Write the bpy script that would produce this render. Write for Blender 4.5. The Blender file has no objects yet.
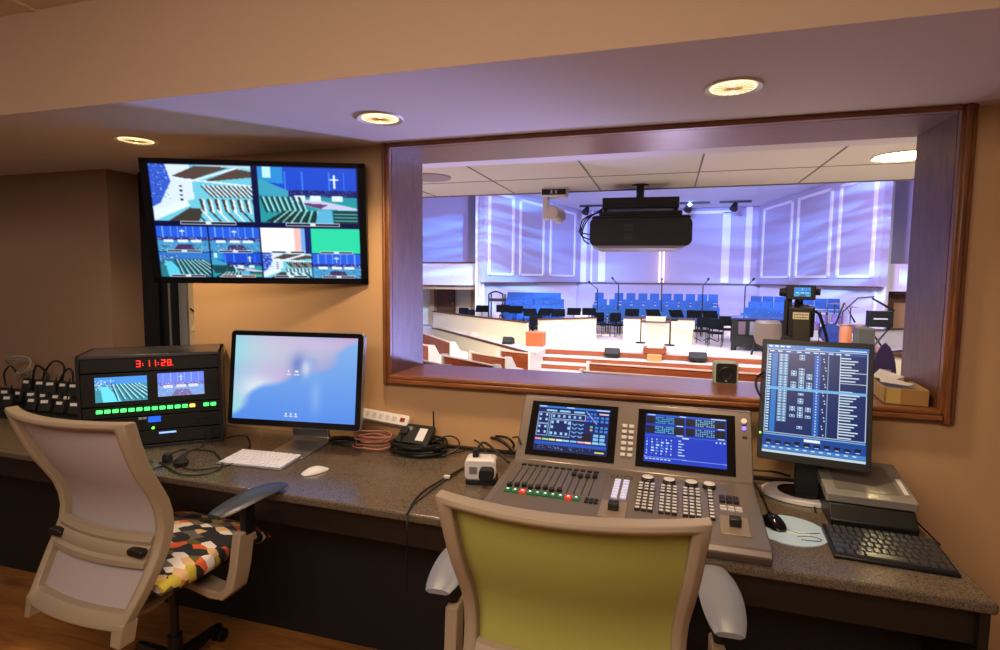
import bpy, math, random
import numpy as np
from mathutils import Vector, Matrix, Euler
random.seed(7); RNG = np.random.default_rng(5)
PI = math.pi
SC = bpy.context.scene; COL = SC.collection

# ------------------------------------------------------------------ camera
FPX = 556.3; YAW, PITCH, ROLL = math.radians(16.68), math.radians(4.727), math.radians(.524)
EYE = Vector((0, 0, 1.6))
_f = Vector((-math.sin(YAW)*math.cos(PITCH), math.cos(YAW)*math.cos(PITCH), -math.sin(PITCH)))
_r0 = Vector((math.cos(YAW), math.sin(YAW), 0)); _u0 = _r0.cross(_f)
_r = math.cos(ROLL)*_r0+math.sin(ROLL)*_u0; _u = _r.cross(_f)
def ray(x, y): return _f*FPX+_r*(x-500)+_u*(325-y)
def atY(x, y, Y): d = ray(x, y); return EYE+d*(Y/d.y)          # where the sight line through a photo point meets a wall plane
def atZ(x, y, z): d = ray(x, y); return EYE+d*((z-1.6)/d.z)    # ... or a horizontal plane
cam = bpy.data.objects.new('camera', bpy.data.cameras.new('camera')); COL.objects.link(cam)
cam.data.sensor_width = 36; cam.data.lens = FPX*36/1000; cam.data.clip_start = .05; cam.data.clip_end = 200
cam.matrix_world = Matrix((( _r.x, _u.x, -_f.x, EYE.x), (_r.y, _u.y, -_f.y, EYE.y), (_r.z, _u.z, -_f.z, EYE.z), (0, 0, 0, 1)))
SC.camera = cam
vs = SC.view_settings; vs.view_transform = 'Standard'; vs.look = 'None'; vs.gamma = 1; vs.exposure = 0; vs.use_curve_mapping = False

# ------------------------------------------------------------------ materials
def lin(c): return tuple(((v/255)/12.92 if v/255 <= .04045 else ((v/255+.055)/1.055)**2.4) for v in c)
MATS = {}
def mat(name, c, rough=.6, metal=0, emit=None, es=1, trans=0, alpha=1, noise=0, nscale=8, bump=0, bscale=60, spec=.5, coat=0):
    if name in MATS: return MATS[name]
    m = bpy.data.materials.new(name); m.use_nodes = True; nt = m.node_tree; b = nt.nodes['Principled BSDF']
    col = lin(c)+(1,)
    b.inputs['Base Color'].default_value = col; b.inputs['Roughness'].default_value = rough; b.inputs['Metallic'].default_value = metal
    b.inputs['Specular IOR Level'].default_value = spec; b.inputs['Coat Weight'].default_value = coat
    b.inputs['Transmission Weight'].default_value = trans; b.inputs['Alpha'].default_value = alpha
    if emit: b.inputs['Emission Color'].default_value = lin(emit)+(1,); b.inputs['Emission Strength'].default_value = es
    if noise or bump:
        tc = nt.nodes.new('ShaderNodeTexCoord')
    if noise:
        n = nt.nodes.new('ShaderNodeTexNoise'); n.inputs['Scale'].default_value = nscale; n.inputs['Detail'].default_value = 5
        nt.links.new(tc.outputs['Object'], n.inputs['Vector'])
        mx = nt.nodes.new('ShaderNodeMix'); mx.data_type = 'RGBA'
        mx.inputs[6].default_value = tuple(v*(1-noise) for v in col[:3])+(1,); mx.inputs[7].default_value = tuple(min(1, v*(1+noise)) for v in col[:3])+(1,)
        nt.links.new(n.outputs['Fac'], mx.inputs[0]); nt.links.new(mx.outputs[2], b.inputs['Base Color'])
    if bump:
        n2 = nt.nodes.new('ShaderNodeTexNoise'); n2.inputs['Scale'].default_value = bscale; n2.inputs['Detail'].default_value = 3
        nt.links.new(tc.outputs['Object'], n2.inputs['Vector'])
        bp = nt.nodes.new('ShaderNodeBump'); bp.inputs['Strength'].default_value = bump; bp.inputs['Distance'].default_value = .01
        nt.links.new(n2.outputs['Fac'], bp.inputs['Height']); nt.links.new(bp.outputs['Normal'], b.inputs['Normal'])
    MATS[name] = m; return m
def wood(name, c1, c2, scale=(1, 1, 1), rough=.4, s=3, coat=.1):
    m = bpy.data.materials.new(name); m.use_nodes = True; nt = m.node_tree; b = nt.nodes['Principled BSDF']
    tc = nt.nodes.new('ShaderNodeTexCoord'); mp = nt.nodes.new('ShaderNodeMapping'); mp.inputs['Scale'].default_value = scale
    nt.links.new(tc.outputs['Object'], mp.inputs['Vector'])
    n = nt.nodes.new('ShaderNodeTexNoise'); n.inputs['Scale'].default_value = s; n.inputs['Detail'].default_value = 8; n.inputs['Roughness'].default_value = .65; n.inputs['Distortion'].default_value = .6
    nt.links.new(mp.outputs['Vector'], n.inputs['Vector'])
    r = nt.nodes.new('ShaderNodeValToRGB'); r.color_ramp.elements[0].position = .32; r.color_ramp.elements[1].position = .68
    r.color_ramp.elements[0].color = lin(c1)+(1,); r.color_ramp.elements[1].color = lin(c2)+(1,)
    nt.links.new(n.outputs['Fac'], r.inputs['Fac']); nt.links.new(r.outputs['Color'], b.inputs['Base Color'])
    b.inputs['Roughness'].default_value = rough; b.inputs['Coat Weight'].default_value = coat; b.inputs['Coat Roughness'].default_value = .3
    bp = nt.nodes.new('ShaderNodeBump'); bp.inputs['Strength'].default_value = .15; bp.inputs['Distance'].default_value = .003
    nt.links.new(n.outputs['Fac'], bp.inputs['Height']); nt.links.new(bp.outputs['Normal'], b.inputs['Normal'])
    MATS[name] = m; return m

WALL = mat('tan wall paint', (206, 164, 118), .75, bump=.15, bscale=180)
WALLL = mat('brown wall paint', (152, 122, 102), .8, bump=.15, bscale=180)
BEIGE = mat('beige wall paint', (205, 185, 150), .8)
CEIL = mat('booth ceiling paint', (222, 208, 204), .8, bump=.1, bscale=150)
SOFF = mat('soffit paint', (205, 176, 150), .85, bump=.1, bscale=150)
UPC = mat('upper ceiling tile', (225, 210, 185), .85, noise=.05, nscale=60)
CARP = wood('warm brown wood floor', (120, 74, 30), (176, 118, 58), (1.2, 9, 1), .5, 2.2)
OAKH = wood('oak grain along', (100, 58, 30), (160, 100, 56), (1.2, 14, 14), .35, 5)
OAKV = wood('oak grain upright', (92, 54, 28), (150, 94, 52), (14, 14, 1.2), .38, 5)
OAKL = wood('light oak ledge', (104, 60, 42), (140, 88, 66), (1.5, 18, 14), .3, 6)
OAKJ = wood('jamb oak', (84, 50, 36), (118, 76, 54), (14, 5, 1.2), .4, 6)
DARK = mat('black plastic', (16, 16, 18), .45)
DARKG = mat('glossy black plastic', (10, 10, 12), .15)
RUB = mat('black rubber', (14, 14, 15), .7)
CABLE = mat('black cable jacket', (13, 12, 13), .5)
STEEL = mat('dark grey sheet metal', (52, 50, 54), .4, .6)
ALU = mat('brushed aluminium', (168, 166, 168), .35, .8)
WHITE = mat('white plastic', (228, 224, 222), .4)
CREAM = mat('cream paint', (238, 226, 196), .6)
CHBEI = mat('warm grey chair plastic', (158, 140, 116), .5, noise=.04)
CHPAD = mat('grey blue arm pad', (50, 53, 64), .35)
CHPADL = mat('grey arm pad', (128, 130, 140), .4)

def desk_mat():
    m = bpy.data.materials.new('speckled dark laminate'); m.use_nodes = True; nt = m.node_tree; b = nt.nodes['Principled BSDF']
    tc = nt.nodes.new('ShaderNodeTexCoord')
    n = nt.nodes.new('ShaderNodeTexNoise'); n.inputs['Scale'].default_value = 260; n.inputs['Detail'].default_value = 2
    v = nt.nodes.new('ShaderNodeTexVoronoi'); v.inputs['Scale'].default_value = 150
    nt.links.new(tc.outputs['Object'], n.inputs['Vector']); nt.links.new(tc.outputs['Object'], v.inputs['Vector'])
    r = nt.nodes.new('ShaderNodeValToRGB'); e = r.color_ramp.elements
    e[0].position = .35; e[0].color = lin((70, 60, 50))+(1,); e[1].position = .62; e[1].color = lin((116, 102, 86))+(1,)
    nt.links.new(n.outputs['Fac'], r.inputs['Fac']); nt.links.new(r.outputs['Color'], b.inputs['Base Color'])
    b.inputs['Roughness'].default_value = .23
    bp = nt.nodes.new('ShaderNodeBump'); bp.inputs['Strength'].default_value = .15; bp.inputs['Distance'].default_value = .002
    nt.links.new(v.outputs['Distance'], bp.inputs['Height']); nt.links.new(bp.outputs['Normal'], b.inputs['Normal'])
    return m
DESK = desk_mat()
DESKF = wood('dark brown desk panel', (18, 12, 8), (29, 20, 14), (1, 6, 6), .5, 3)

def seat_mat():
    m = bpy.data.materials.new('multicoloured leaf print fabric'); m.use_nodes = True; nt = m.node_tree; b = nt.nodes['Principled BSDF']
    tc = nt.nodes.new('ShaderNodeTexCoord'); mp = nt.nodes.new('ShaderNodeMapping'); mp.inputs['Scale'].default_value = (11, 20, 14); mp.inputs['Rotation'].default_value = (0, 0, .5)
    v = nt.nodes.new('ShaderNodeTexVoronoi'); v.inputs['Scale'].default_value = 1.6; v.inputs['Randomness'].default_value = .5
    nt.links.new(tc.outputs['Object'], mp.inputs['Vector']); nt.links.new(mp.outputs['Vector'], v.inputs['Vector'])
    sx = nt.nodes.new('ShaderNodeSeparateColor'); nt.links.new(v.outputs['Color'], sx.inputs[0])
    r = nt.nodes.new('ShaderNodeValToRGB'); r.color_ramp.interpolation = 'CONSTANT'; e = r.color_ramp.elements
    cs = [(0, (32, 32, 38)), (.24, (228, 220, 214)), (.42, (104, 98, 100)), (.56, (196, 176, 64)), (.64, (44, 42, 46)), (.78, (214, 96, 50)), (.85, (96, 90, 40)), (.92, (216, 178, 130))]
    e[0].color = lin(cs[0][1])+(1,); e[1].position = cs[1][0]; e[1].color = lin(cs[1][1])+(1,)
    for p, c in cs[2:]: x = e.new(p); x.color = lin(c)+(1,)
    nt.links.new(sx.outputs[0], r.inputs['Fac']); nt.links.new(r.outputs['Color'], b.inputs['Base Color']); b.inputs['Roughness'].default_value = .9
    return m
SEAT = seat_mat()
def mesh_fabric(name, c):
    m = bpy.data.materials.new(name); m.use_nodes = True; nt = m.node_tree; b = nt.nodes['Principled BSDF']
    tc = nt.nodes.new('ShaderNodeTexCoord'); w = nt.nodes.new('ShaderNodeTexWave'); w.bands_direction = 'Z'; w.inputs['Scale'].default_value = 110; w.inputs['Distortion'].default_value = 1.5
    nt.links.new(tc.outputs['Object'], w.inputs['Vector'])
    mx = nt.nodes.new('ShaderNodeMix'); mx.data_type = 'RGBA'; L = lin(c)
    mx.inputs[6].default_value = tuple(v*.78 for v in L)+(1,); mx.inputs[7].default_value = tuple(min(1, v*1.12) for v in L)+(1,)
    nt.links.new(w.outputs['Fac'], mx.inputs[0]); nt.links.new(mx.outputs[2], b.inputs['Base Color']); b.inputs['Roughness'].default_value = .85
    return m

# ------------------------------------------------------------------ mesh building
class MB:
    def __init__(s): s.v = []; s.f = []
    def add(s, vs, fs):
        o = len(s.v); s.v += [tuple(p) for p in vs]; s.f += [tuple(i+o for i in f) for f in fs]; return s
    def box(s, x0, x1, y0, y1, z0, z1, M=None):
        P = [Vector((x, y, z)) for x in (x0, x1) for y in (y0, y1) for z in (z0, z1)]
        if M is not None: P = [M @ p for p in P]
        return s.add(P, [(0, 1, 3, 2), (4, 6, 7, 5), (0, 4, 5, 1), (2, 3, 7, 6), (0, 2, 6, 4), (1, 5, 7, 3)])
    def loft(s, rings, closed=False, caps=True):
        n = len(rings[0]); vs = [p for r in rings for p in r]; fs = []
        m = len(rings); rng = range(m) if closed else range(m-1)
        for i in rng:
            a = i*n; b = ((i+1) % m)*n
            for j in range(n): k = (j+1) % n; fs.append((a+j, a+k, b+k, b+j))
        if caps and not closed: fs.append(tuple(range(n))[::-1]); fs.append(tuple((m-1)*n+j for j in range(n)))
        return s.add(vs, fs)
    def cyl(s, p0, p1, r0, r1=None, n=16, caps=True):
        if r1 is None: r1 = r0
        p0 = Vector(p0); p1 = Vector(p1); d = (p1-p0).normalized(); a = d.orthogonal().normalized(); b = d.cross(a)
        R = [[p+(a*math.cos(2*PI*i/n)+b*math.sin(2*PI*i/n))*r for i in range(n)] for p, r in ((p0, r0), (p1, r1))]
        return s.loft(R, caps=caps)
    def tube(s, pts, r, n=6, smooth=True, closed=False):
        pts = [Vector(p) for p in pts]
        if smooth and len(pts) > 2:
            q = []; L = len(pts)
            for i in range(L if closed else L-1):
                p0 = pts[(i-1) % L] if closed or i > 0 else pts[0]; p1 = pts[i]; p2 = pts[(i+1) % L]; p3 = pts[(i+2) % L] if closed or i+2 < L else pts[-1]
                for k in range(5):
                    t = k/5; q.append(.5*((2*p1)+(p2-p0)*t+(2*p0-5*p1+4*p2-p3)*t*t+(3*p1-p0-3*p2+p3)*t**3))
            if not closed: q.append(pts[-1])
            pts = q
        R = []; a = None; L = len(pts)
        for i, p in enumerate(pts):
            d = (pts[(i+1) % L]-pts[i-1]) if closed else (pts[min(i+1, L-1)]-pts[max(i-1, 0)])
            if d.length < 1e-9: d = Vector((0, 0, 1))
            d.normalize()
            if a is None: a = d.orthogonal().normalized()
            else: a = (a-d*a.dot(d)); a = a.normalized() if a.length > 1e-6 else d.orthogonal().normalized()
            b = d.cross(a); rr = r[i*len(r)//L] if isinstance(r, (list, tuple)) else r
            R.append([p+(a*math.cos(2*PI*k/n)+b*math.sin(2*PI*k/n))*rr for k in range(n)])
        return s.loft(R, closed=closed)
    def lathe(s, prof, c=(0, 0, 0), n=24, M=None, sx=1, sy=1):
        R = []
        for r, z in prof:
            r = max(r, 1e-4); ring = [Vector((c[0]+sx*r*math.cos(2*PI*i/n), c[1]+sy*r*math.sin(2*PI*i/n), c[2]+z)) for i in range(n)]
            if M is not None: ring = [M @ p for p in ring]
            R.append(ring)
        return s.loft(R)
    def prism(s, poly, vec):
        vec = Vector(vec); A = [Vector(p) for p in poly]; return s.loft([A, [p+vec for p in A]])
    def rbox(s, x0, x1, y0, y1, z0, z1, r, axis='z', n=4, M=None):       # box with corners rounded about one axis
        if axis == 'z': a0, a1, b0, b1 = x0, x1, y0, y1; f = lambda a, b, c: Vector((a, b, c)); c0, c1 = z0, z1
        elif axis == 'y': a0, a1, b0, b1 = x0, x1, z0, z1; f = lambda a, b, c: Vector((a, c, b)); c0, c1 = y0, y1
        else: a0, a1, b0, b1 = y0, y1, z0, z1; f = lambda a, b, c: Vector((c, a, b)); c0, c1 = x0, x1
        pl = []
        for cx, cy, t0 in ((a1-r, b1-r, 0), (a0+r, b1-r, PI/2), (a0+r, b0+r, PI), (a1-r, b0+r, 1.5*PI)):
            for k in range(n+1): t = t0+PI/2*k/n; pl.append((cx+r*math.cos(t), cy+r*math.sin(t)))
        R = [[f(a, b, c) for a, b in pl] for c in (c0, c1)]
        if M is not None: R = [[M @ p for p in q] for q in R]
        return s.loft(R)
def obj(name, mb, m, parent=None, loc=None, rot=None, bevel=0, seg=2, ang=35, label=None, kind=None):
    me = bpy.data.meshes.new(name); me.from_pydata([tuple(p) for p in mb.v], [], mb.f); me.validate()
    import bmesh
    bm = bmesh.new(); bm.from_mesh(me); bmesh.ops.recalc_face_normals(bm, faces=bm.faces); bm.to_mesh(me); bm.free()
    me.polygons.foreach_set('use_smooth', [True]*len(me.polygons)); me.set_sharp_from_angle(angle=math.radians(ang))
    for x in (m if isinstance(m, (list, tuple)) else [m]): me.materials.append(x)
    o = bpy.data.objects.new(name, me); COL.objects.link(o)
    if parent is not None: o.parent = parent
    if loc is not None: o.location = loc
    if rot is not None: o.rotation_euler = rot
    if bevel:
        b = o.modifiers.new('bevel', 'BEVEL'); b.width = bevel; b.segments = seg; b.limit_method = 'ANGLE'; b.angle_limit = math.radians(40)
    if label: o['label'] = label
    if kind: o['kind'] = kind
    return o
def tag(o, label, cat, group=None):
    o['label'] = label; o['category'] = cat
    if group: o['group'] = group
    return o
def thing(name, label, cat, loc=(0, 0, 0), rot=(0, 0, 0), group=None):
    o = bpy.data.objects.new(name, None); COL.objects.link(o); o.location = loc
    o.rotation_euler = rot if isinstance(rot, (tuple, list)) else (0, 0, rot); o.empty_display_size = .1
    return tag(o, label, cat, group)
def struct(name, mb, m, **k): return obj(name, mb, m, kind='structure', **k)
def dup(root, loc, rot=None, label=None, group=None):
    def cp(o, par):
        c = o.copy(); COL.objects.link(c)
        if par is not None: c.parent = par
        for ch in list(o.children): cp(ch, c)
        return c
    r = cp(root, None); r.location = loc
    if rot is not None: r.rotation_euler = rot if isinstance(rot, (tuple, list)) else (0, 0, rot)
    if label: r['label'] = label
    if group: r['group'] = group
    return r
def B(x0, x1, y0, y1, z0, z1, M=None): return MB().box(x0, x1, y0, y1, z0, z1, M)
def text(name, s, size, m, parent, loc, rot, depth=.0004):
    cu = bpy.data.curves.new(name, 'FONT'); cu.body = s; cu.size = size; cu.extrude = depth; cu.align_x = 'CENTER'; cu.align_y = 'CENTER'
    t = bpy.data.objects.new(name, cu); COL.objects.link(t); dg = bpy.context.evaluated_depsgraph_get()
    me = bpy.data.meshes.new_from_object(t.evaluated_get(dg)); bpy.data.objects.remove(t)
    o = bpy.data.objects.new(name, me); COL.objects.link(o); me.materials.clear(); me.materials.append(m); o.parent = parent; o.location = loc; o.rotation_euler = rot
    return o
ORD = ['first', 'second', 'third', 'fourth', 'fifth', 'sixth', 'seventh', 'eighth', 'ninth', 'tenth', 'eleventh', 'twelfth', 'thirteenth', 'fourteenth']

# ------------------------------------------------------------------ pictures shown on the screens
class Cv:
    def __init__(s, w, h, bg=(0, 0, 0)): s.w = w; s.h = h; s.a = np.zeros((h, w, 3)); s.a[:] = bg; s.X, s.Y = np.meshgrid(np.arange(w)+.5, np.arange(h)+.5)
    def rect(s, x0, y0, x1, y1, c):
        s.a[max(0, int(round(y0))):max(0, int(round(y1))), max(0, int(round(x0))):max(0, int(round(x1)))] = c
    def poly(s, P, c):
        m = np.zeros(s.X.shape, bool); n = len(P)
        for i in range(n):
            x0, y0 = P[i]; x1, y1 = P[(i+1) % n]
            if y0 == y1: continue
            k = ((s.Y > min(y0, y1)) & (s.Y <= max(y0, y1))) & (s.X < (x1-x0)*(s.Y-y0)/(y1-y0)+x0); m ^= k
        s.a[m] = c
    def line(s, x0, y0, x1, y1, c, w=1):
        d = np.hypot(x1-x0, y1-y0)+1e-6; t = np.clip(((s.X-x0)*(x1-x0)+(s.Y-y0)*(y1-y0))/d**2, 0, 1)
        s.a[np.hypot(s.X-x0-t*(x1-x0), s.Y-y0-t*(y1-y0)) <= w/2+.25] = c
    def frame(s, x0, y0, x1, y1, c):
        s.rect(x0, y0, x1, y0+1, c); s.rect(x0, y1-1, x1, y1, c); s.rect(x0, y0, x0+1, y1, c); s.rect(x1-1, y0, x1, y1, c)
    def put(s, o, x, y): s.a[y:y+o.h, x:x+o.w] = o.a
    def speck(s, x0, y0, x1, y1, cs, n, r=1):
        for i in range(n):
            x = RNG.uniform(x0, x1); y = RNG.uniform(y0, y1); c = cs[RNG.integers(len(cs))]; s.rect(x, y, x+1+RNG.integers(r+1), y+1+RNG.integers(r), c)
def church(w, h, kind):
    c = Cv(w, h, (40, 130, 190)); W = (225, 240, 250)
    if kind == 'pews':                     # high view over cream pew ends, stage at left
        c.rect(0, 0, w, h, (110, 200, 225)); c.poly([(0, 0), (w*.4, 0), (w*.42, h*.6), (0, h*.85)], (215, 232, 245))
        c.poly([(0, 0), (w*.16, 0), (w*.2, h*.3), (w*.08, h*.68), (0, h*.75)], (50, 90, 205)); c.speck(0, 0, w*.18, h*.6, [(20, 30, 110), (120, 160, 240), (230, 240, 255)], 90)
        c.poly([(w*.22, h*.2), (w*.45, h*.02), (w*.8, h*.03), (w*.4, h*.27)], (84, 66, 60)); c.poly([(w*.5, h*.3), (w*.85, h*.06), (w, h*.1), (w, h*.2)], (84, 66, 60))
        c.poly([(w*.4, 0), (w, 0), (w, h*.06)], (190, 215, 225)); c.line(w*.42, h*.28, w*.85, h*.05, W, 2); c.line(w*.25, h*.24, w, h*.36, W, 2)
        for i in range(13):
            x = w*(.5+.045*i); c.line(x, h*.37, x+w*.1, h*.56, (60, 62, 60), 2); c.line(x+2, h*.36, x+2+w*.1, h*.55, W, 1.6)
        for i in range(8):
            x = w*(.46+.075*i); c.poly([(x, h*.6), (x+w*.035, h*.6), (x+w*.06, h*.83), (x+w*.03, h*.83)], (60, 62, 55)); c.poly([(x+w*.03, h*.58), (x+w*.055, h*.62), (x+w*.075, h*.86), (x+w*.05, h*.84)], W)
        c.poly([(0, h*.85), (w*.33, h*.6), (w*.37, h*.72), (0, h)], W); c.poly([(w*.14, h), (w*.36, h*.76), (w*.5, h*.78), (w*.44, h)], (62, 56, 50))
        for i in range(7): c.line(w*(.4+.08*i), h*.8, w*(.5+.08*i), h, W if i % 2 else (50, 60, 60), 2)
        for i in range(4): c.rect(w*(.28), h*(.36+.08*i), w*.31, h*(.39+.08*i), (30, 40, 60))
    elif kind == 'wide':                   # pews at left, stage and blue wall with a cross
        c.rect(0, 0, w, h*.42, (24, 74, 205)); c.poly([(0, 0), (w*.25, 0), (w*.25, h*.3), (0, h*.25)], (40, 140, 215)); c.rect(w*.05, 0, w*.13, h*.2, (190, 240, 255))
        for x in (.27, .45, .72, .87): c.line(w*x, h*.08, w*x, h*.4, (70, 130, 240), 1.3)
        c.poly([(0, h*.2), (w*.3, h*.42), (w*.3, h*.55), (0, h*.5)], (60, 160, 190))
        c.rect(w*.76, h*.12, w*.78, h*.36, W); c.rect(w*.725, h*.19, w*.815, h*.215, W)
        c.rect(w*.3, h*.4, w, h*.54, (28, 34, 110)); c.speck(w*.3, h*.4, w, h*.55, [(10, 14, 50), (90, 120, 220)], 160)
        c.rect(0, h*.52, w, h, (36, 150, 160)); c.poly([(w*.3, h*.6), (w*.55, h*.56), (w, h*.72), (w, h*.76), (w*.6, h*.74)], (200, 200, 235))
        for x in (.36, .52, .74): c.rect(w*x, h*.5, w*(x+.11), h*.6, W)
        c.poly([(w*.35, h*.62), (w*.7, h*.66), (w*.62, h*.74)], (96, 66, 110))
        for i in range(8):
            x = w*(.02+.055*i); c.line(x, h*.54, x+w*.05, h*.8, (18, 60, 70), 3); c.line(x+3, h*.54, x+w*.05+3, h*.78, (190, 235, 230), 1.4)
        for i in range(6): c.poly([(w*(.05+.09*i), h*(.98)), (w*(.25+.06*i), h*.78), (w*(.28+.06*i), h*.78), (w*(.12+.09*i), h)], (22, 50, 52)); 
        for i in range(6): c.line(w*(.13+.09*i), h, w*(.29+.06*i), h*.78, (160, 225, 220), 1.2)
        c.poly([(w*.6, h*.76), (w*.73, h*.76), (w*.75, h), (w*.56, h)], (90, 180, 220))
        c.rect(w*.75, h*.77, w, h, (16, 58, 60)); 
        for i in range(3): c.line(w*.76, h*(.83+.06*i), w, h*(.83+.06*i), (80, 160, 160), 1)
    elif kind == 'stage':                  # straight view of stage and cross
        c.rect(0, 0, w, h*.5, (36, 92, 222)); 
        for x in (.12, .28, .42, .58, .72, .88): c.line(w*x, 0, w*x, h*.4, (120, 175, 250), 1)
        c.rect(w*.49, h*.1, w*.51, h*.36, W); c.rect(w*.45, h*.17, w*.55, h*.2, W); c.rect(0, h*.42, w, h*.56, (40, 44, 130)); c.speck(0, h*.42, w, h*.6, [(15, 18, 60), (150, 170, 240), (230, 235, 255)], int(w*h*.03))
        c.rect(0, h*.56, w, h, (70, 150, 200)); 
        for x in (.12, .4, .66): c.rect(w*x, h*.52, w*(x+.2), h*.64, W)
        c.poly([(w*.28, h), (w*.38, h*.72), (w*.66, h*.72), (w*.76, h)], (66, 52, 100)); c.speck(0, h*.62, w, h, [(20, 40, 60), (190, 225, 240)], int(w*h*.02))
    elif kind == 'aisle':
        c.rect(0, 0, w, h*.3, (50, 120, 200)); c.rect(0, h*.3, w, h, (40, 120, 130)); c.speck(0, h*.1, w*.4, h*.5, [(30, 40, 140), (220, 235, 250)], int(w*h*.03))
        c.poly([(w*.1, h*.35), (w*.25, h*.4), (w*.5, h), (w*.15, h)], (90, 205, 235))
        for i in range(8): c.line(w*(.32+.07*i), h*.3, w*(.42+.12*i), h*.95, (14, 44, 56), 2); c.line(w*(.34+.07*i), h*.3, w*(.45+.12*i), h*.9, (180, 230, 235), 1)
    return c
def label_bar(c, x0, y0, x1, y1, col=(10, 16, 40)):
    W = (220, 230, 235); c.rect(x0, y0, x1, y1, W); c.rect(x0+1, y0+1, x1-1, y1-1, col); m = (x0+x1)/2; c.rect(m-4, y0, m+4, y1, W)
def tv_image():
    W, H = 300, 170; c = Cv(W, H, (4, 10, 60))
    c.put(church(143, 82, 'pews'), 2, 2); c.put(church(143, 82, 'wide'), 154, 2)
    k = [('stage', 2, 92), ('stage', 77, 92), ('aisle', 2, 131), ('wide', 77, 131), ('pews', 152, 131), ('stage', 226, 131)]
    for n, x, y in k: c.put(church(73, 38, n), x, y)
    c.rect(152, 92, 225, 130, (250, 252, 252)); c.rect(201, 92, 211, 130, (240, 190, 185)); c.rect(211, 92, 217, 130, (110, 170, 235)); c.rect(217, 92, 225, 130, (14, 30, 110))
    c.rect(226, 92, 299, 130, (40, 215, 165))
    label_bar(c, 38, 84, 118, 89); label_bar(c, 190, 84, 270, 89)
    for i, x in enumerate((14, 88, 166, 238)): label_bar(c, x, 127, x+50, 131); label_bar(c, x+2, 165, x+52, 169, (110, 12, 20) if i == 1 else (10, 16, 40))
    a = c.a.copy(); a[1:-1, 1:-1] = (c.a[1:-1, 1:-1]*2+c.a[:-2, 1:-1]+c.a[2:, 1:-1]+c.a[1:-1, :-2]+c.a[1:-1, 2:])/6; c.a = a
    return c
def desktop_image():
    c = Cv(150, 92); X = c.X/150; Y = c.Y/92
    n = .06*np.sin(9*X+3*Y)+.05*np.sin(17*X-5)+.04*np.sin(23*Y+8*X)
    edge = .88-.85*X+n; t = np.clip((Y-edge)*7+.5, 0, 1)[..., None]
    sky = np.stack([150+60*X+25*np.sin(6*X), 205-50*X+10*np.sin(9*Y), 225-20*X+0*Y], -1); pink = np.exp(-(((X-.66)/.3)**2+((Y-.1)/.12)**2))[..., None]
    sky = sky*(1-.6*pink)+np.array([215, 190, 225])*.6*pink
    blue = np.stack([86+50*(1-Y), 140+40*(1-Y), 232+0*Y], -1); wh = np.exp(-(((X-.2)/.16)**2+((Y-.62)/.14)**2))[..., None]*.8; sky = sky*(1-wh)+np.array([225, 240, 245])*wh
    rock = np.exp(-(((X-.54)/.07)**2+((Y-.33)/.12)**2))[..., None]; a = sky*(1-t)+blue*t; a = a*(1-.7*rock)+np.array([90, 110, 190])*.7*rock
    gl = np.exp(-(((X-.59)/.04)**2+((Y-.37)/.1)**2))[..., None]; a = a*(1-.7*gl)+np.array([235, 235, 240])*.7*gl
    gl = np.exp(-(((X-.68)/.04)**2+((Y-.7)/.2)**2))[..., None]*.3; a = a*(1-gl)+np.array([190, 215, 245])*gl
    c.a = a
    c.rect(67, 37, 69, 39, (240,)*3); c.rect(76, 37, 80, 39, (240,)*3); c.rect(66, 41, 71, 42, (235,)*3); c.rect(75, 41, 81, 42, (235,)*3)
    for x in (66, 72, 78): c.rect(x, 83, x+2, 85, (235,)*3); c.rect(x-1, 86, x+3, 87, (235,)*3)
    return c
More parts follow.
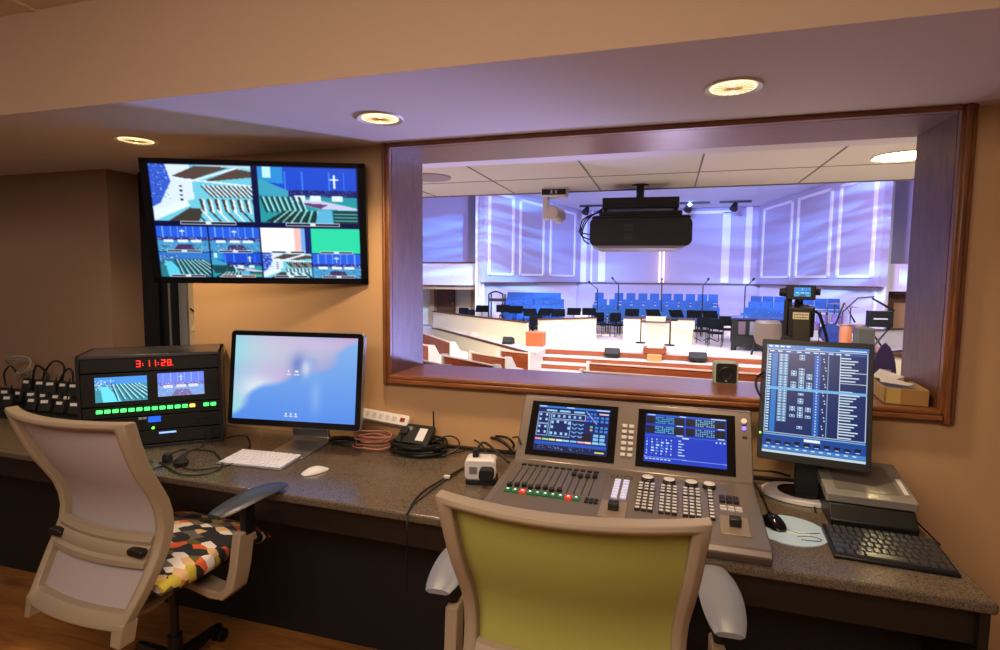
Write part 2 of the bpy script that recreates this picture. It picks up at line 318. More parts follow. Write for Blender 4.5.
def patch_image():                                    # lighting software page: columns of channel symbols and a text list
    c = Cv(168, 208, (16, 40, 96)); L = (60, 140, 220); W = (215, 235, 250)
    c.rect(0, 0, 168, 8, (40, 120, 200))
    for x in (4, 14, 24, 34): c.rect(x, 2, x+7, 5, W)
    c.rect(66, 5, 90, 7, W); c.rect(122, 5, 164, 7, W); c.frame(2, 9, 166, 170, W)
    c.rect(4, 11, 164, 16, (30, 80, 160))
    for x in (6, 20, 34, 52, 66, 80, 90, 104, 116, 130): c.rect(x, 12, x+8, 14, W)
    c.rect(11, 17, 20, 168, (36, 120, 200)); c.rect(82, 17, 92, 168, (30, 96, 190)); c.rect(104, 17, 105, 168, (140, 190, 230))
    y = 18; rows = 29
    for r in range(rows):
        y = 18+r*5.2
        c.rect(4, y, 9, y+3, (180, 220, 245))
        for x in (23, 31):
            if r < 25: c.frame(x, y, x+7, y+4, (150, 195, 235)); c.rect(x+2, y+1, x+5, y+3, (200, 225, 250))
        for x, rr in ((44, (6, 7, 10, 11, 12, 19, 20, 22)), (57, (0, 1, 5, 6, 7, 8, 9, 10, 11, 12, 14, 16, 17, 19, 20, 21, 22, 26)), (70, (7, 8, 10, 11, 12, 19, 20, 22))):
            if r in rr: c.frame(x, y, x+9, y+4.5, (170, 210, 245)); c.rect(x+3, y+1, x+6, y+3, W)
        c.rect(86, y+1, 88, y+3, W)
        if r % 3: c.rect(95+(r*7) % 6, y, 97+(r*7) % 6, y+2, W)
        if r not in (9, 10, 11): c.rect(124, y+1, 124+16+(r*11) % 16, y+3, W)
    c.rect(123, 11, 124, 168, W); c.rect(2, 82, 166, 87, (110, 180, 230)); c.rect(123, 66, 166, 67, W); c.rect(123, 46, 166, 47, W)
    c.rect(0, 171, 168, 208, (24, 70, 150)); c.rect(2, 172, 166, 174, (120, 180, 225)); c.rect(70, 176, 96, 181, (235, 245, 250))
    for i in range(10): c.rect(6+16*i, 183+(i % 3), 16+16*i, 188+(i % 3), (12, 20, 40)); c.rect(8+16*i, 190, 14+16*i, 191, W)
    c.rect(0, 194, 168, 202, (70, 130, 200)); c.rect(0, 203, 168, 208, (200, 215, 225))
    for i in range(12): c.rect(4+13*i, 196, 10+13*i, 198, W)
    return c
def magic_image():                                    # layout page: lamp symbols, palette squares, colour strip
    c = Cv(150, 104, (14, 34, 96)); W = (200, 225, 250); c.rect(0, 0, 150, 5, (40, 120, 210)); c.rect(2, 1, 18, 3, W); c.rect(60, 1, 76, 3, W); c.rect(122, 2, 148, 4, W)
    for x in (18, 46, 76): c.rect(x, 9, x+22, 13, (150, 205, 240))
    c.frame(2, 16, 26, 42, (170, 205, 240)); c.frame(2, 43, 26, 70, (170, 205, 240)); c.frame(29, 16, 101, 30, W); c.frame(29, 32, 72, 70, (150, 200, 240))
    for x in (6, 19):
        for y in (19, 30, 47, 59): c.rect(x-1, y, x+3, y+5, (170, 215, 250))
    for i in range(6): c.rect(32+11*i, 20, 37+11*i, 26, (140, 190, 240))
    for x, y in ((31, 35), (31, 46), (66, 35), (66, 46), (42, 33), (58, 33), (31, 60), (40, 60), (52, 60), (62, 60)): c.rect(x, y, x+5, y+6, (150, 200, 245))
    c.rect(40, 42, 60, 56, (22, 34, 90))
    for i in range(4): 
        for x in (76, 89): c.line(x, 38+9*i, x+4, 41+9*i, (120, 180, 240), 1.4); c.line(x+4, 41+9*i, x+9, 38+9*i, (120, 180, 240), 1.4)
    for k in range(3):
        for j in range(3): c.rect(103+7*k, 10+8*j, 108+7*k, 15+8*j, (70, 110, 225))
    c.line(102, 8, 124, 34, (150, 190, 240)); c.rect(128, 10, 147, 13, (245, 200, 205)); c.rect(112, 40, 117, 44, (70, 220, 160)); c.rect(112, 47, 117, 51, (230, 160, 130))
    for x in (122, 132, 141):
        for y in (18, 26, 40, 48): c.rect(x, y, x+6, y+5, (60, 130, 220))
    c.rect(98, 58, 116, 74, (22, 26, 40))
    for x in (120, 133):
        for y in (58, 66, 74): c.rect(x, y, x+10, y+6, (120, 190, 235))
    for i, k in enumerate([(235, 150, 160), (140, 220, 140), (230, 230, 150), (240, 245, 220), (150, 210, 235), (130, 190, 240), (240, 170, 170), (245, 215, 215), (150, 200, 240), (110, 180, 240)]): c.rect(2+14.6*i, 76, 15+14.6*i, 80, k)
    c.rect(2, 83, 148, 90, (30, 84, 190)); c.rect(2, 92, 148, 100, (14, 26, 70)); c.speck(4, 92, 120, 98, [(120, 170, 210)], 40); c.rect(126, 96, 144, 99, (220, 220, 110))
    return c
def cue_image():                                      # four dark tables over a blue command area
    c = Cv(150, 104, (26, 60, 190)); W = (190, 220, 250); c.rect(0, 0, 150, 4, (40, 90, 210)); c.rect(4, 1, 18, 3, W); c.rect(64, 1, 76, 3, W); c.rect(122, 1, 148, 3, W)
    for x, y, k in ((1, 5, (60, 170, 220)), (76, 5, (150, 215, 190)), (1, 26, (90, 190, 230)), (76, 26, (130, 200, 230))):
        c.rect(x, y, x+72, y+17, (22, 26, 44)); c.rect(x+16, y, x+52, y+17, (20, 44, 120))
        for i in range(9):
            for j in range(4):
                if (i*5+j*3+x) % 7: c.rect(x+18+4*i, y+1+4*j, x+20.5+4*i, y+3.4+4*j, k)
        c.rect(x+58, y+17, x+70, y+19, W)
    c.rect(0, 46, 150, 48, (50, 90, 210)); c.rect(70, 47, 82, 50, W)
    for i in range(6):
        for j in range(6): c.rect(4+9*i, 54+6*j, 4+9*i+2+(i*j) % 5, 57+6*j, W if (i+j) % 3 else (80, 140, 230))
    c.line(60, 52, 60, 92, W, .5)
    for j in range(6): c.rect(63, 54+6*j, 68+(j*5) % 9, 56+6*j, W)
    for x in (130, 137, 144): c.rect(x, 50, x+3, 53, W)
    c.line(0, 93, 150, 95, (130, 170, 240), .6)
    for i in range(7): c.rect(3+7*i, 96, 8+7*i, 98, W)
    return c
def screen(name, cv, w, h, strength, parent, loc=(0, 0, 0), rot=(0, 0, 0), gain=1.0):
    W, H = cv.w, cv.h; xs = (np.arange(W)/(W-1)-.5)*w; zs = (.5-np.arange(H)/(H-1))*h
    X, Z = np.meshgrid(xs, zs); V = np.stack([X, 0*X, Z], -1).reshape(-1, 3)
    i = np.arange(H-1)[:, None]*W+np.arange(W-1)[None]; F = np.stack([i, i+W, i+W+1, i+1], -1).reshape(-1, 4)
    me = bpy.data.meshes.new(name); me.vertices.add(len(V)); me.vertices.foreach_set('co', V.ravel())
    me.loops.add(F.size); me.loops.foreach_set('vertex_index', F.ravel()); me.polygons.add(len(F)); me.polygons.foreach_set('loop_start', np.arange(0, F.size, 4)); me.update()
    a = np.clip(cv.a/255, 0, 1); a = np.where(a <= .04045, a/12.92, ((a+.055)/1.055)**2.4)*gain
    at = me.color_attributes.new('picture', 'FLOAT_COLOR', 'POINT'); at.data.foreach_set('color', np.concatenate([a.reshape(-1, 3), np.ones((W*H, 1))], 1).ravel().astype(np.float32))
    m = bpy.data.materials.new(name+' picture'); m.use_nodes = True; nt = m.node_tree; b = nt.nodes['Principled BSDF']
    n = nt.nodes.new('ShaderNodeAttribute'); n.attribute_name = 'picture'; nt.links.new(n.outputs['Color'], b.inputs['Emission Color'])
    b.inputs['Emission Strength'].default_value = strength; b.inputs['Base Color'].default_value = (.004, .004, .005, 1); b.inputs['Roughness'].default_value = .25
    me.materials.append(m); o = bpy.data.objects.new(name, me); COL.objects.link(o); o.parent = parent; o.location = loc; o.rotation_euler = rot
    return o

# ================================================================== THE BOOTH
FZ = -.05; CZ = 2.272
struct('floor', B(-6.2, 3.2, -1.5, 3.2, FZ-.1, FZ), CARP)
wl = MB(); X0, X1, Z0, Z1 = -1.36, 1.045, 1.10, 2.25
wl.box(-2.65, X0-.02, 2.6, 2.95, FZ, 2.9); wl.box(X1+.02, 3.2, 2.6, 2.95, FZ, 2.9); wl.box(X0-.02, X1+.02, 2.6, 2.95, FZ, Z0-.02); wl.box(X0-.02, X1+.02, 2.6, 2.95, Z1+.02, 2.9)
struct('wall_front', wl, WALL)
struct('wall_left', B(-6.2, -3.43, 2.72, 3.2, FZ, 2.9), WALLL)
struct('wall_recess', B(-3.43, -2.65, 2.95, 3.2, FZ, 2.9), BEIGE)
struct('ceiling', B(-6.2, 3.2, 1.71, 3.2, CZ, CZ+.06), CEIL)
struct('trim_1', B(-6.2, 3.2, 1.709, 1.76, CZ+.0005, 2.75), SOFF)
up = MB(); up.box(-6.2, 3.2, -1.5, 1.709, 2.67, 2.75)
for i in range(9): up.box(-6.2, 3.2, 1.5-.6*i, 1.52-.6*i, 2.663, 2.67); 
for i in range(12): up.box(-5.5+.6*i, -5.48+.6*i, -1.5, 1.709, 2.663, 2.67)
struct('ceiling_upper', up, UPC)
# window: casing, jambs, stool
win = struct('window_1', MB().box(X0-.02, X1+.02, 2.59, 2.97, Z0-.022, Z0), OAKL)
j = MB().box(X0-.02, X0, 2.6, 2.97, Z0, Z1); obj('window_jamb', j, OAKJ, win)
obj('window_jamb', MB().box(X1, X1+.02, 2.6, 2.97, Z0, Z1), OAKJ, win); obj('window_head', MB().box(X0-.02, X1+.02, 2.6, 2.97, Z1, Z1+.02), OAKL, win)
def casing(x0, x1, z0, z1, horiz):
    m = MB()
    if horiz: m.box(x0, x1, 2.565, 2.6, z0, z1); m.box(x0, x1, 2.55, 2.6, z0+(z1-z0)*.18, z0+(z1-z0)*.6)
    else: m.box(x0, x1, 2.565, 2.6, z0, z1); m.box(x0+(x1-x0)*.2, x0+(x1-x0)*.6, 2.55, 2.6, z0, z1)
    return m
obj('window_casing', casing(X0-.042, X0, 1.05, CZ, False), OAKV, win, bevel=.006)
obj('window_casing', casing(X1, X1+.052, 1.045, CZ, False), OAKV, win, bevel=.006)
obj('window_casing', MB().box(X0, X1, 2.562, 2.6, Z1, CZ), OAKH, win, bevel=.004)
s = MB(); s.box(X0, X1, 2.565, 2.6, 1.048, Z0-.022); s.box(X0-.005, X1+.005, 2.545, 2.6, 1.06, 1.082)
obj('window_apron', s, OAKH, win, bevel=.005)
obj('window_stool_nosing', B(X0, X1, 2.55, 2.6, Z0-.018, Z0+.002), OAKH, win, bevel=.006)

# dark framed glass door edge in the recess
NAVY = mat('dark bronze door frame', (20, 22, 32), .35, .3)
dr = struct('door_1', B(-3.335, -3.205, 2.86, 2.95, FZ, CZ), NAVY)
obj('door_stile', B(-3.2, -3.15, 2.88, 2.95, FZ, CZ), NAVY, dr)
obj('door_edge_strip', B(-3.15, -3.135, 2.885, 2.95, FZ, CZ), mat('pale metal strip', (150, 150, 160), .35, .6), dr)
obj('door_stile', B(-3.135, -3.11, 2.89, 2.95, FZ, CZ), NAVY, dr)
obj('door_panel', B(-3.11, -3.05, 2.93, 2.95, FZ, CZ), mat('blue grey panel', (120, 122, 132), .6), dr)
t = MB().tube([(-3.03, 2.945, 1.385), (-2.99, 2.94, 1.365), (-2.93, 2.94, 1.355), (-2.9, 2.945, 1.355)], .006)
tag(obj('cable', t, CABLE), 'short dark cable curving on the beige recess wall below the television', 'cable')
t = MB()
for k in range(4):
    t.prism([(-3.03+.05*k, 2.94-.004*k, 1.24+.01*k), (-2.93+.045*k, 2.94-.004*k, 1.24), (-2.9+.04*k, 2.94-.004*k, 1.31), (-2.98+.05*k, 2.94-.004*k, 1.33-.01*k)], (0, .004, 0))
tag(obj('paper_sheets', t, mat('cream paper', (226, 214, 180), .7)), 'curling cream paper sheets pinned low on the recess wall behind the rack', 'paper')

# recessed lights
GLOW = mat('warm lamp glow', (255, 240, 200), .5, emit=(255, 232, 175), es=1.6)
def downlight(x, y, label):
    r = thing('recessed_light', label, 'ceiling light', (x, y, CZ), 0, 'recessed lights in the low booth ceiling')
    obj('trim_ring', MB().lathe([(.078, .002), (.078, -.001), (.095, -.008), (.098, -.001), (.095, .002)], n=32), WHITE, r)
    m = MB().lathe([(.076, -.004), (.07, -.002), (.0, -.001)], n=32); obj('diffuser', m, GLOW, r)
    g = MB()
    for k in range(9):
        a = PI*k/9; g.cyl((-.068*math.cos(a), -.068*math.sin(a), -.0065), (.068*math.cos(a), .068*math.sin(a), -.0065), .0015, n=4)
    obj('reflector_ribs', g, mat('lamp ribs', (180, 150, 100), .3, .6), r)
    l = bpy.data.lights.new('downlight', 'SPOT'); l.energy = 52; l.color = (1, .73, .42); l.spot_size = math.radians(140); l.spot_blend = .8; l.shadow_soft_size = .07
    o = bpy.data.objects.new('downlight_lamp', l); COL.objects.link(o); o.location = (x, y, CZ-.03)
    return r
downlight(-2.553, 2.19, 'round recessed ceiling light at far left above the brown wall')
downlight(-1.184, 2.161, 'round recessed ceiling light between the television and the window')
downlight(.196, 2.141, 'round recessed ceiling light above the right half of the window')

# ------------------------------------------------------------------ the desk
def dfy(x): return 1.755-(x-.88)*.024      # front edge
dk = thing('desk', 'long built-in desk with dark speckled top running under the window', 'desk', (0, 0, FZ))
D0, D1 = -5.2, .885; TZ = .74-FZ
poly = [(D0, dfy(D0)), (D1, dfy(D1)), (D1, 2.6), (-2.65, 2.6), (-2.65, 2.72), (D0, 2.72)]
obj('worktop', MB().prism([(x, y, TZ-.035) for x, y in poly], (0, 0, .035)), DESK, dk, bevel=.01, seg=3)
obj('apron', MB().prism([(D0, dfy(D0)+.05, TZ-.15), (D1-.02, dfy(D1)+.05, TZ-.15), (D1-.02, dfy(D1)+.075, TZ-.15), (D0, dfy(D0)+.075, TZ-.15)], (0, 0, .115)), DESKF, dk)
obj('modesty_panel', MB().box(D0, D1-.03, 2.10, 2.13, 0, TZ-.035), mat('near black panel', (20, 19, 22), .6), dk)
obj('end_panel', MB().box(D1-.03, D1-.005, dfy(D1)+.03, 2.59, 0, TZ-.035), DESKF, dk)
obj('back_rail', MB().box(-1.35, D1, 2.575, 2.6, TZ, TZ+.014), DESKF, dk)

# ------------------------------------------------------------------ television
tv = thing('television', 'large wall television tilted down showing many camera views in a grid', 'television', (-1.971, 2.35, 1.865), (math.radians(9.5), 0, math.radians(21.8)))
w, h = 1.064, .607
obj('case', MB().rbox(-w/2, w/2, 0, .05, -h/2, h/2, .012, 'y').box(-w*.4, w*.4, .05, .075, -h*.4, h*.3), DARK, tv, bevel=.003)
bz = MB()
for a in ((-w/2, w/2, h/2-.022, h/2), (-w/2, w/2, -h/2, -h/2+.03), (-w/2, -w/2+.035, -h/2, h/2), (w/2-.035, w/2, -h/2, h/2)): bz.box(a[0], a[1], -.006, .0, a[2], a[3])
obj('bezel', bz, DARKG, tv)
screen('display_panel', tv_image(), w-.07, h-.052, 1.15, tv, (0, -.003, .004))
Tm = Euler((math.radians(9.5), 0, math.radians(21.8))).to_matrix().to_4x4().inverted()
mt = MB().box(-.12, .12, .075, .09, -.1, .1)
inv = lambda p: Tm @ (Vector(p)-Vector((-1.971, 2.35, 1.865)))
mt.tube([(0, .085, 0), inv((-2.0, 2.5, 1.84)), inv((-2.0, 2.59, 1.84))], .02, smooth=False)
q = inv((-2.0, 2.592, 1.84)); mt.cyl(q, inv((-2.0, 2.599, 1.84)), .07, n=4)
obj('wall_mount', mt, STEEL, tv)

# ------------------------------------------------------------------ desktop computer monitor
mon = thing('computer_monitor', 'large flat desktop monitor with black border and aluminium stand showing a blue sky picture', 'monitor', (-1.741, 2.3, .74), math.radians(6.6))
w, h = .711, .473; tl = (math.radians(-7.1), 0, 0); hd = obj('case', MB().rbox(-w/2, w/2, 0, .028, -h/2, h/2, .02, 'y'), ALU, mon, loc=(0, 0, .358), rot=tl, bevel=.002)
obj('bezel', MB().rbox(-w/2+.004, w/2-.004, -.004, 0, -h/2+.004, h/2-.004, .018, 'y'), DARKG, hd, bevel=.001)
screen('display_panel', desktop_image(), w-.06, h-.06, 1.05, hd, (0, -.0055, .004))
st = MB(); 
prof = [(0.10, .006), (.03, .006), (.10, .05), (.16, .16), (.15, .30)]
pts = [(-.12, 0), (.16, 0), (.175, .02), (.12, .16), (.075, .33), (.06, .33), (.105, .16), (.15, .03), (.13, .012), (-.12, .008)]
st.loft([[Vector((x, y, z)) for y, z in pts] for x in (-.1, .1)])
obj('stand', st, ALU, mon, bevel=.003)

# white keyboard and mouse
def keyboard(name, label, x0, y0, loc, rotz, W, Dp, rows, mats, th, tilt, kh):
    k = thing(name, label, 'keyboard', loc, (0, 0, rotz))
    b = MB(); b.loft([[Vector((x, -Dp/2, 0)), Vector((x, Dp/2, 0)), Vector((x, Dp/2, th+tilt)), Vector((x, -Dp/2, th))] for x in (-W/2, W/2)])
    obj('case', b, mats[0], k, bevel=.003)
    kd = (Dp-.02)/len(rows)
    for r, widths in enumerate(rows):
        tot = sum(widths); x = -W/2+.008; uw = (W-.016)/tot; y = Dp/2-.01-kd*(r+.5)
        z = th+tilt*(.5+y/Dp)
        for wd in widths:
            m = MB(); x1 = x+uw*wd; g = .0016; m.loft([[Vector((x+g, y-kd/2+g, z)), Vector((x1-g, y-kd/2+g, z)), Vector((x1-g, y+kd/2-g, z+tilt*kd/Dp)), Vector((x+g, y+kd/2-g, z+tilt*kd/Dp))],
                              [Vector((x+2.4*g, y-kd/2+2.4*g, z+kh)), Vector((x1-2.4*g, y-kd/2+2.4*g, z+kh)), Vector((x1-2.4*g, y+kd/2-2.4*g, z+kh+tilt*kd/Dp)), Vector((x+2.4*g, y+kd/2-2.4*g, z+kh+tilt*kd/Dp))]])
            obj('key', m, mats[1], k); x = x1
    return k
R6 = [[1]*14, [1]*13+[1.5], [1.5]+[1]*13, [1.8]+[1]*11+[1.8], [2.3]+[1]*10+[2.3], [1, 1, 1, 1.2, 5.2, 1.2, 1, 1, 1, 1]]
kp = [atZ(240, 450, .75), atZ(302, 456, .75), atZ(278, 470, .75), atZ(223, 461, .75)]
kc = sum(kp, Vector())/4
keyboard('keyboard', 'slim white keyboard with white keys on the desk left of the mouse', 0, 0, (kc.x, kc.y, .74), math.radians(3), .34, .185, R6, (ALU, mat('white keycap', (236, 234, 238), .45)), .006, .012, .003)
def mouse(label, loc, rot, L, Wd, H, m):
    b = MB(); R = []
    for i in range(13):
        t = i/12; y = -L/2+L*t; e = math.sin(PI*min(max(t, .015), .985))**.3; hh = H*(math.sin(PI*(t*.8+.12))**.8)
        R.append([Vector((Wd/2*e*math.cos(a), y, .002+max(0, hh*e*math.sin(a)))) for a in [PI*k/10 for k in range(11)]])
    b.loft(R); return b
mp_ = atZ(315, 470, .75)
ms = thing('computer_mouse', 'low white mouse beside the white keyboard', 'mouse', (mp_.x, mp_.y, .74), math.radians(-24))
obj('shell', mouse('', 0, 0, .125, .066, .024, 0), WHITE, ms)
obj('base', MB().lathe([(.9, 0), (1, .002), (.9, .004)], M=Matrix.Diagonal((.03, .058, 1, 1))), ALU, ms)

# ------------------------------------------------------------------ equipment rack
rk = thing('equipment_rack', 'black desktop equipment rack with red clock, two small screens and a row of green buttons', 'equipment rack', (-2.205, 2.325, .74), math.radians(41))
W, Hh, Dp = .62, .475, .35
c = MB(); c.box(-W, -W+.015, 0, Dp, 0, Hh); c.box(-.015, 0, 0, Dp, 0, Hh); c.box(-W, 0, Dp-.015, Dp, 0, Hh); c.box(-W, 0, 0, Dp, 0, .015)
obj('case', c, STEEL, rk, bevel=.002)
obj('top_panel', B(-W, 0, 0, Dp, Hh-.015, Hh), mat('brushed top metal', (110, 108, 112), .3, .85), rk, bevel=.002)
def panel(z0, z1, name='rack_unit', y=.006, m=DARK):
    return obj(name, B(-W+.015, -.015, y, .2, z0, z1), m, rk, bevel=.0015)
pc = panel(Hh-.085, Hh-.015, 'clock_unit', .012); RED = mat('red led', (255, 60, 40), .5, emit=(255, 46, 30), es=2.6)
segs = {'0': 'abcdef', '1': 'bc', '2': 'abged', '3': 'abgcd', '8': 'abcdefg', '9': 'abcdfg'}
def seven(mb, ch, x, z, s):
    w, h = s*.55, s
    P = {'a': (x, x+w, z+h-.003, z+h), 'd': (x, x+w, z, z+.003), 'g': (x, x+w, z+h/2-.0015, z+h/2+.0015), 'f': (x, x+.003, z+h/2, z+h), 'e': (x, x+.003, z, z+h/2), 'b': (x+w-.003, x+w, z+h/2, z+h), 'c': (x+w-.003, x+w, z, z+h/2)}
    for k in segs[ch]: a = P[k]; mb.box(a[0], a[1], .008, .012, a[2], a[3])
d = MB(); x = -.375; z = Hh-.064; s_ = .031
for ch in '3:11:28.':
    if ch == ':': d.box(x, x+.003, .008, .012, z+.006, z+.009); d.box(x, x+.003, .008, .012, z+.015, z+.018); x += .014
    elif ch == '.': d.box(x-.003, x, .008, .012, z, z+.003)
    else: seven(d, ch, x, z, s_); x += .026
obj('clock_digits', d, RED, rk)
ps = panel(Hh-.25, Hh-.09, 'screen_unit', .008)
a = church(96, 56, 'aisle'); a.a = a.a*.85+np.array([150, 215, 255])*.2; screen('small_display', a, .215, .122, 1.25, rk, (-.44, .0055, Hh-.168))
b_ = church(96, 56, 'stage'); b_.a = b_.a*.55+np.array([190, 175, 240])*.45; screen('small_display', b_, .205, .118, 1.25, rk, (-.185, .0055, Hh-.160))
panel(.165, Hh-.255, 'button_unit', .01)
GRN = mat('green lit button', (60, 230, 90), .4, emit=(70, 255, 110), es=2.2); AMB = mat('amber lit button', (240, 180, 60), .4, emit=(255, 190, 90), es=2.2)
for i in range(15):
    x = -.535+.033*i+(.03 if i > 12 else 0); obj('button', B(x-.012, x+.012, .0, .012, .192, .208), AMB if i == 12 else GRN, rk, bevel=.002, label='amber lit button' if i == 12 else None)
panel(.09, .16, 'processor_unit', .01)
obj('lcd_window', B(-.335, -.28, .005, .012, .13, .158), mat('blue lcd', (30, 90, 220), .3, emit=(30, 90, 230), es=1.2), rk)
for i in range(4): obj('square_key', B(-.375+.019*(i % 2), -.36+.019*(i % 2), .004, .012, .134+.014*(i//2), .144+.014*(i//2)), mat('grey key', (190, 190, 196), .4) if i > 1 else STEEL, rk)
panel(.02, .085, 'amplifier_unit', .008)
obj('power_light', MB().cyl((-.315, .004, .1), (-.315, .012, .1), .006), mat('green led', (100, 255, 60), .3, emit=(110, 255, 60), es=3), rk)
obj('status_bar', B(-.29, -.215, .004, .012, .068, .076), mat('blue white bar', (150, 190, 255), .3, emit=(130, 180, 255), es=1.2), rk)
for x in (-.12, -.08): obj('knob', MB().cyl((x, -.008, .12), (x, .012, .12), .009), DARK, rk)
obj('grille', B(-.17, -.06, .005, .01, .035, .07), STEEL, rk)

# headset and cables in front of the rack
hp = atZ(176, 462, .75)
hs = thing('headset', 'small black wired headset lying on the desk in front of the rack', 'headset', (hp.x, hp.y, .74), 0)
obj('earpiece', MB().lathe([(.0, 0), (.02, .003), (.024, .02), (.016, .04), (.0, .045)], c=(-.06, .01, 0), n=14), RUB, hs)
obj('earpiece', MB().lathe([(.0, 0), (.03, .004), (.032, .02), (.02, .036), (.0, .04)], c=(.04, -.01, 0), n=14), RUB, hs)
obj('headband', MB().tube([(-.06, .01, .03), (-.02, .05, .05), (.03, .04, .05), (.05, -.01, .03)], .004), RUB, hs)
obj('cord', MB().tube([(.05, -.01, .01), (.12, -.05, .006), (.2, -.02, .006), (.26, .08, .006)], .0035), CABLE, hs)
def cable(label, pts, r=.004, m=CABLE, name='cable', cat='cable', group=None):
    return tag(obj(name, MB().tube(pts, r), m), label, cat, group)
def px(*a, z=.746): return [atZ(x, y, z if len(q) < 1 else q[0]) for x, y, *q in a]
cable('thin black cable looping from the rack to the left edge of the big monitor', px((222, 440), (235, 436, .78), (246, 436, .80), (250, 444, .75), (247, 450)), .004)
cable('black cable arching from the rack front down to the headset', px((212, 432, .80), (202, 446, .80), (188, 452, .78), (172, 462, .75), (150, 470)), .0035)
cable('looped black cable lying left of the white keyboard', px((160, 462), (180, 474), (205, 474), (222, 466), (214, 452), (196, 450)), .0035)

# ------------------------------------------------------------------ intercom packs on a tray at far left
ty = thing('charging_tray', 'low dark tray holding rows of small intercom packs at the left end of the desk', 'tray', (0, 0, .74))
tp = [(-4.75, 2.36), (-3.02, 2.24), (-2.98, 2.62), (-4.75, 2.66)]
obj('tray_base', MB().prism([(x, y, .0) for x, y in tp], (0, 0, .022)), DARK, ty, bevel=.004)
obj('front_lip', MB().prism([(-4.75, 2.35, 0), (-3.02, 2.23, 0), (-3.02, 2.245, 0), (-4.75, 2.365, 0)], (0, 0, .045)), DARK, ty)
PK = mat('pack label', (225, 225, 230), .5)
pk = thing('intercom_pack', 'x', 'intercom pack', (0, 0, 0), 0, 'intercom packs in the tray')
obj('body', MB().rbox(-.034, .034, -.024, .024, 0, .082, .008, 'z'), RUB, pk, rot=(-.3, 0, 0), bevel=.003)
obj('name_label', B(-.02, .02, -.026, -.024, .05, .068), PK, pk, rot=(-.3, 0, 0))
obj('belt_clip', B(-.012, .012, .024, .03, .02, .07), DARK, pk, rot=(-.3, 0, 0))
obj('antenna', MB().cyl((.022, 0, .08), (.022, 0, .108), .004, n=8), RUB, pk, rot=(-.3, 0, 0))
obj('knob', MB().cyl((-.018, 0, .08), (-.018, 0, .091), .007, n=10), DARK, pk, rot=(-.3, 0, 0))
rows_ = [('front', 2.42, [(8, 404), (32, 400), (45, 402), (60, 399), (74, 396)]), ('middle', 2.53, [(5, 392), (18, 391), (31, 390), (43, 391), (55, 389), (67, 391)]), ('back', 2.63, [(27, 382), (40, 383), (50, 379), (63, 381), (73, 378)])]
st_ = MB()
for nm, Y, pts in rows_:
    zb = max(.762, min(atY(x, y, Y).z for x, y in pts)-.062)
    if Y > 2.45: st_.box(-4.7, -3.05, Y-.045, Y+.04, .02, zb-.74)
    for k, (x, y) in enumerate(pts):
        p = atY(x, y, Y); lb = 'small black intercom pack, white label, %s from left in the %s tray row' % (ORD[k], nm); rz = random.uniform(-.25, .25)+.35
        if not len([o for o in pk.keys() if o == 'placed']): pk.location = (p.x, Y, zb); pk.rotation_euler = (0, 0, rz); pk['label'] = lb; pk['placed'] = 1
        else: q = dup(pk, (p.x, Y, zb), rz, lb); del q['placed']
del pk['placed']
obj('steps', st_, DARK, ty)
for i, pts in enumerate([[(42, 384), (45, 372), (54, 361), (64, 366), (62, 382)], [(58, 384), (66, 370), (72, 371), (73, 383)], [(32, 382), (36, 366), (46, 372), (50, 384)], [(6, 386), (4, 374), (10, 366), (16, 372)]]):
    cable('thin black headset cable looping above the intercom packs, %s' % ('tallest loop', 'loop nearest the rack', 'loop beside the clear tubing', 'loop at the picture edge')[i], [atY(x, y, 2.64) for x, y in pts], .006)
CLR = mat('clear plastic', (205, 190, 175), .2, trans=.5)
cc = atY(24, 370, 2.66); t = MB()
for k in range(5): t.tube([(cc.x+(.085+.006*k)*math.cos(a), cc.y+.02*math.sin(a*2)-.008*k, cc.z+.06*math.sin(a)+.01*k) for a in [2*PI*i/12 for i in range(12)]], .005, closed=True)
tag(obj('clear_tubing', t, CLR), 'coil of clear plastic tubing standing behind the intercom packs at far left', 'tubing')

# ------------------------------------------------------------------ power strip, cable coil, router, cables
spm = thing('power_strip', 'white power strip with a row of outlets leaning on the wall beside the big monitor', 'power strip', (-1.40, 2.555, .875), (math.radians(-35), math.radians(5), 0))
obj('body', MB().rbox(-.155, .155, -.02, .02, -.028, .028, .01, 'y'), WHITE, spm, bevel=.003)
for i in range(6):
    o = MB().rbox(-.13+.038*i, -.1+.038*i, -.0225, -.02, -.014, .014, .006, 'y'); of = obj('outlet', o, mat('outlet face', (214, 208, 206), .4), spm)
    q = MB()
    for dx, dz, hh in ((-.006, .004, .007), (.004, .004, .007)): q.box(-.115+.038*i+dx, -.115+.038*i+dx+.002, -.0235, -.0225, dz-hh/2, dz+hh/2)
    q.cyl((-.115+.038*i, -.0235, -.006), (-.115+.038*i, -.0225, -.006), .0025, n=8); obj('slot', q, DARK, of)
obj('switch', B(.11, .135, -.024, -.02, -.01, .01), mat('red rocker', (150, 30, 24), .4), spm)
def coil(label, name, c, R0, n, r, m, flat=.004, sy=1, seed=1, zt=0):
    rr = random.Random(seed); mb = MB(); pts = []
    for i in range(n*14):
        a = 2*PI*i/14; t = i/(n*14); R = R0*(1+.12*rr.uniform(-1, 1)+.1*math.sin(t*9)); pts.append((c[0]+R*math.cos(a), c[1]+sy*R*math.sin(a), c[2]+r+t*zt+rr.uniform(0, .004)))
    mb.tube(pts, r); return tag(obj(name, mb, m), label, 'cable')
coil('thick coil of black cable lying under the small black box below the window', 'cable_coil', (-1.15, 2.47, .742), .125, 6, .007, CABLE, sy=.78, seed=2, zt=.05)
coil('loose bundle of pink and tan cables below the white power strip', 'cable_bundle', (-1.40, 2.46, .742), .095, 5, .0042, mat('pink cable', (176, 118, 104), .5), sy=.7, seed=4, zt=.07)
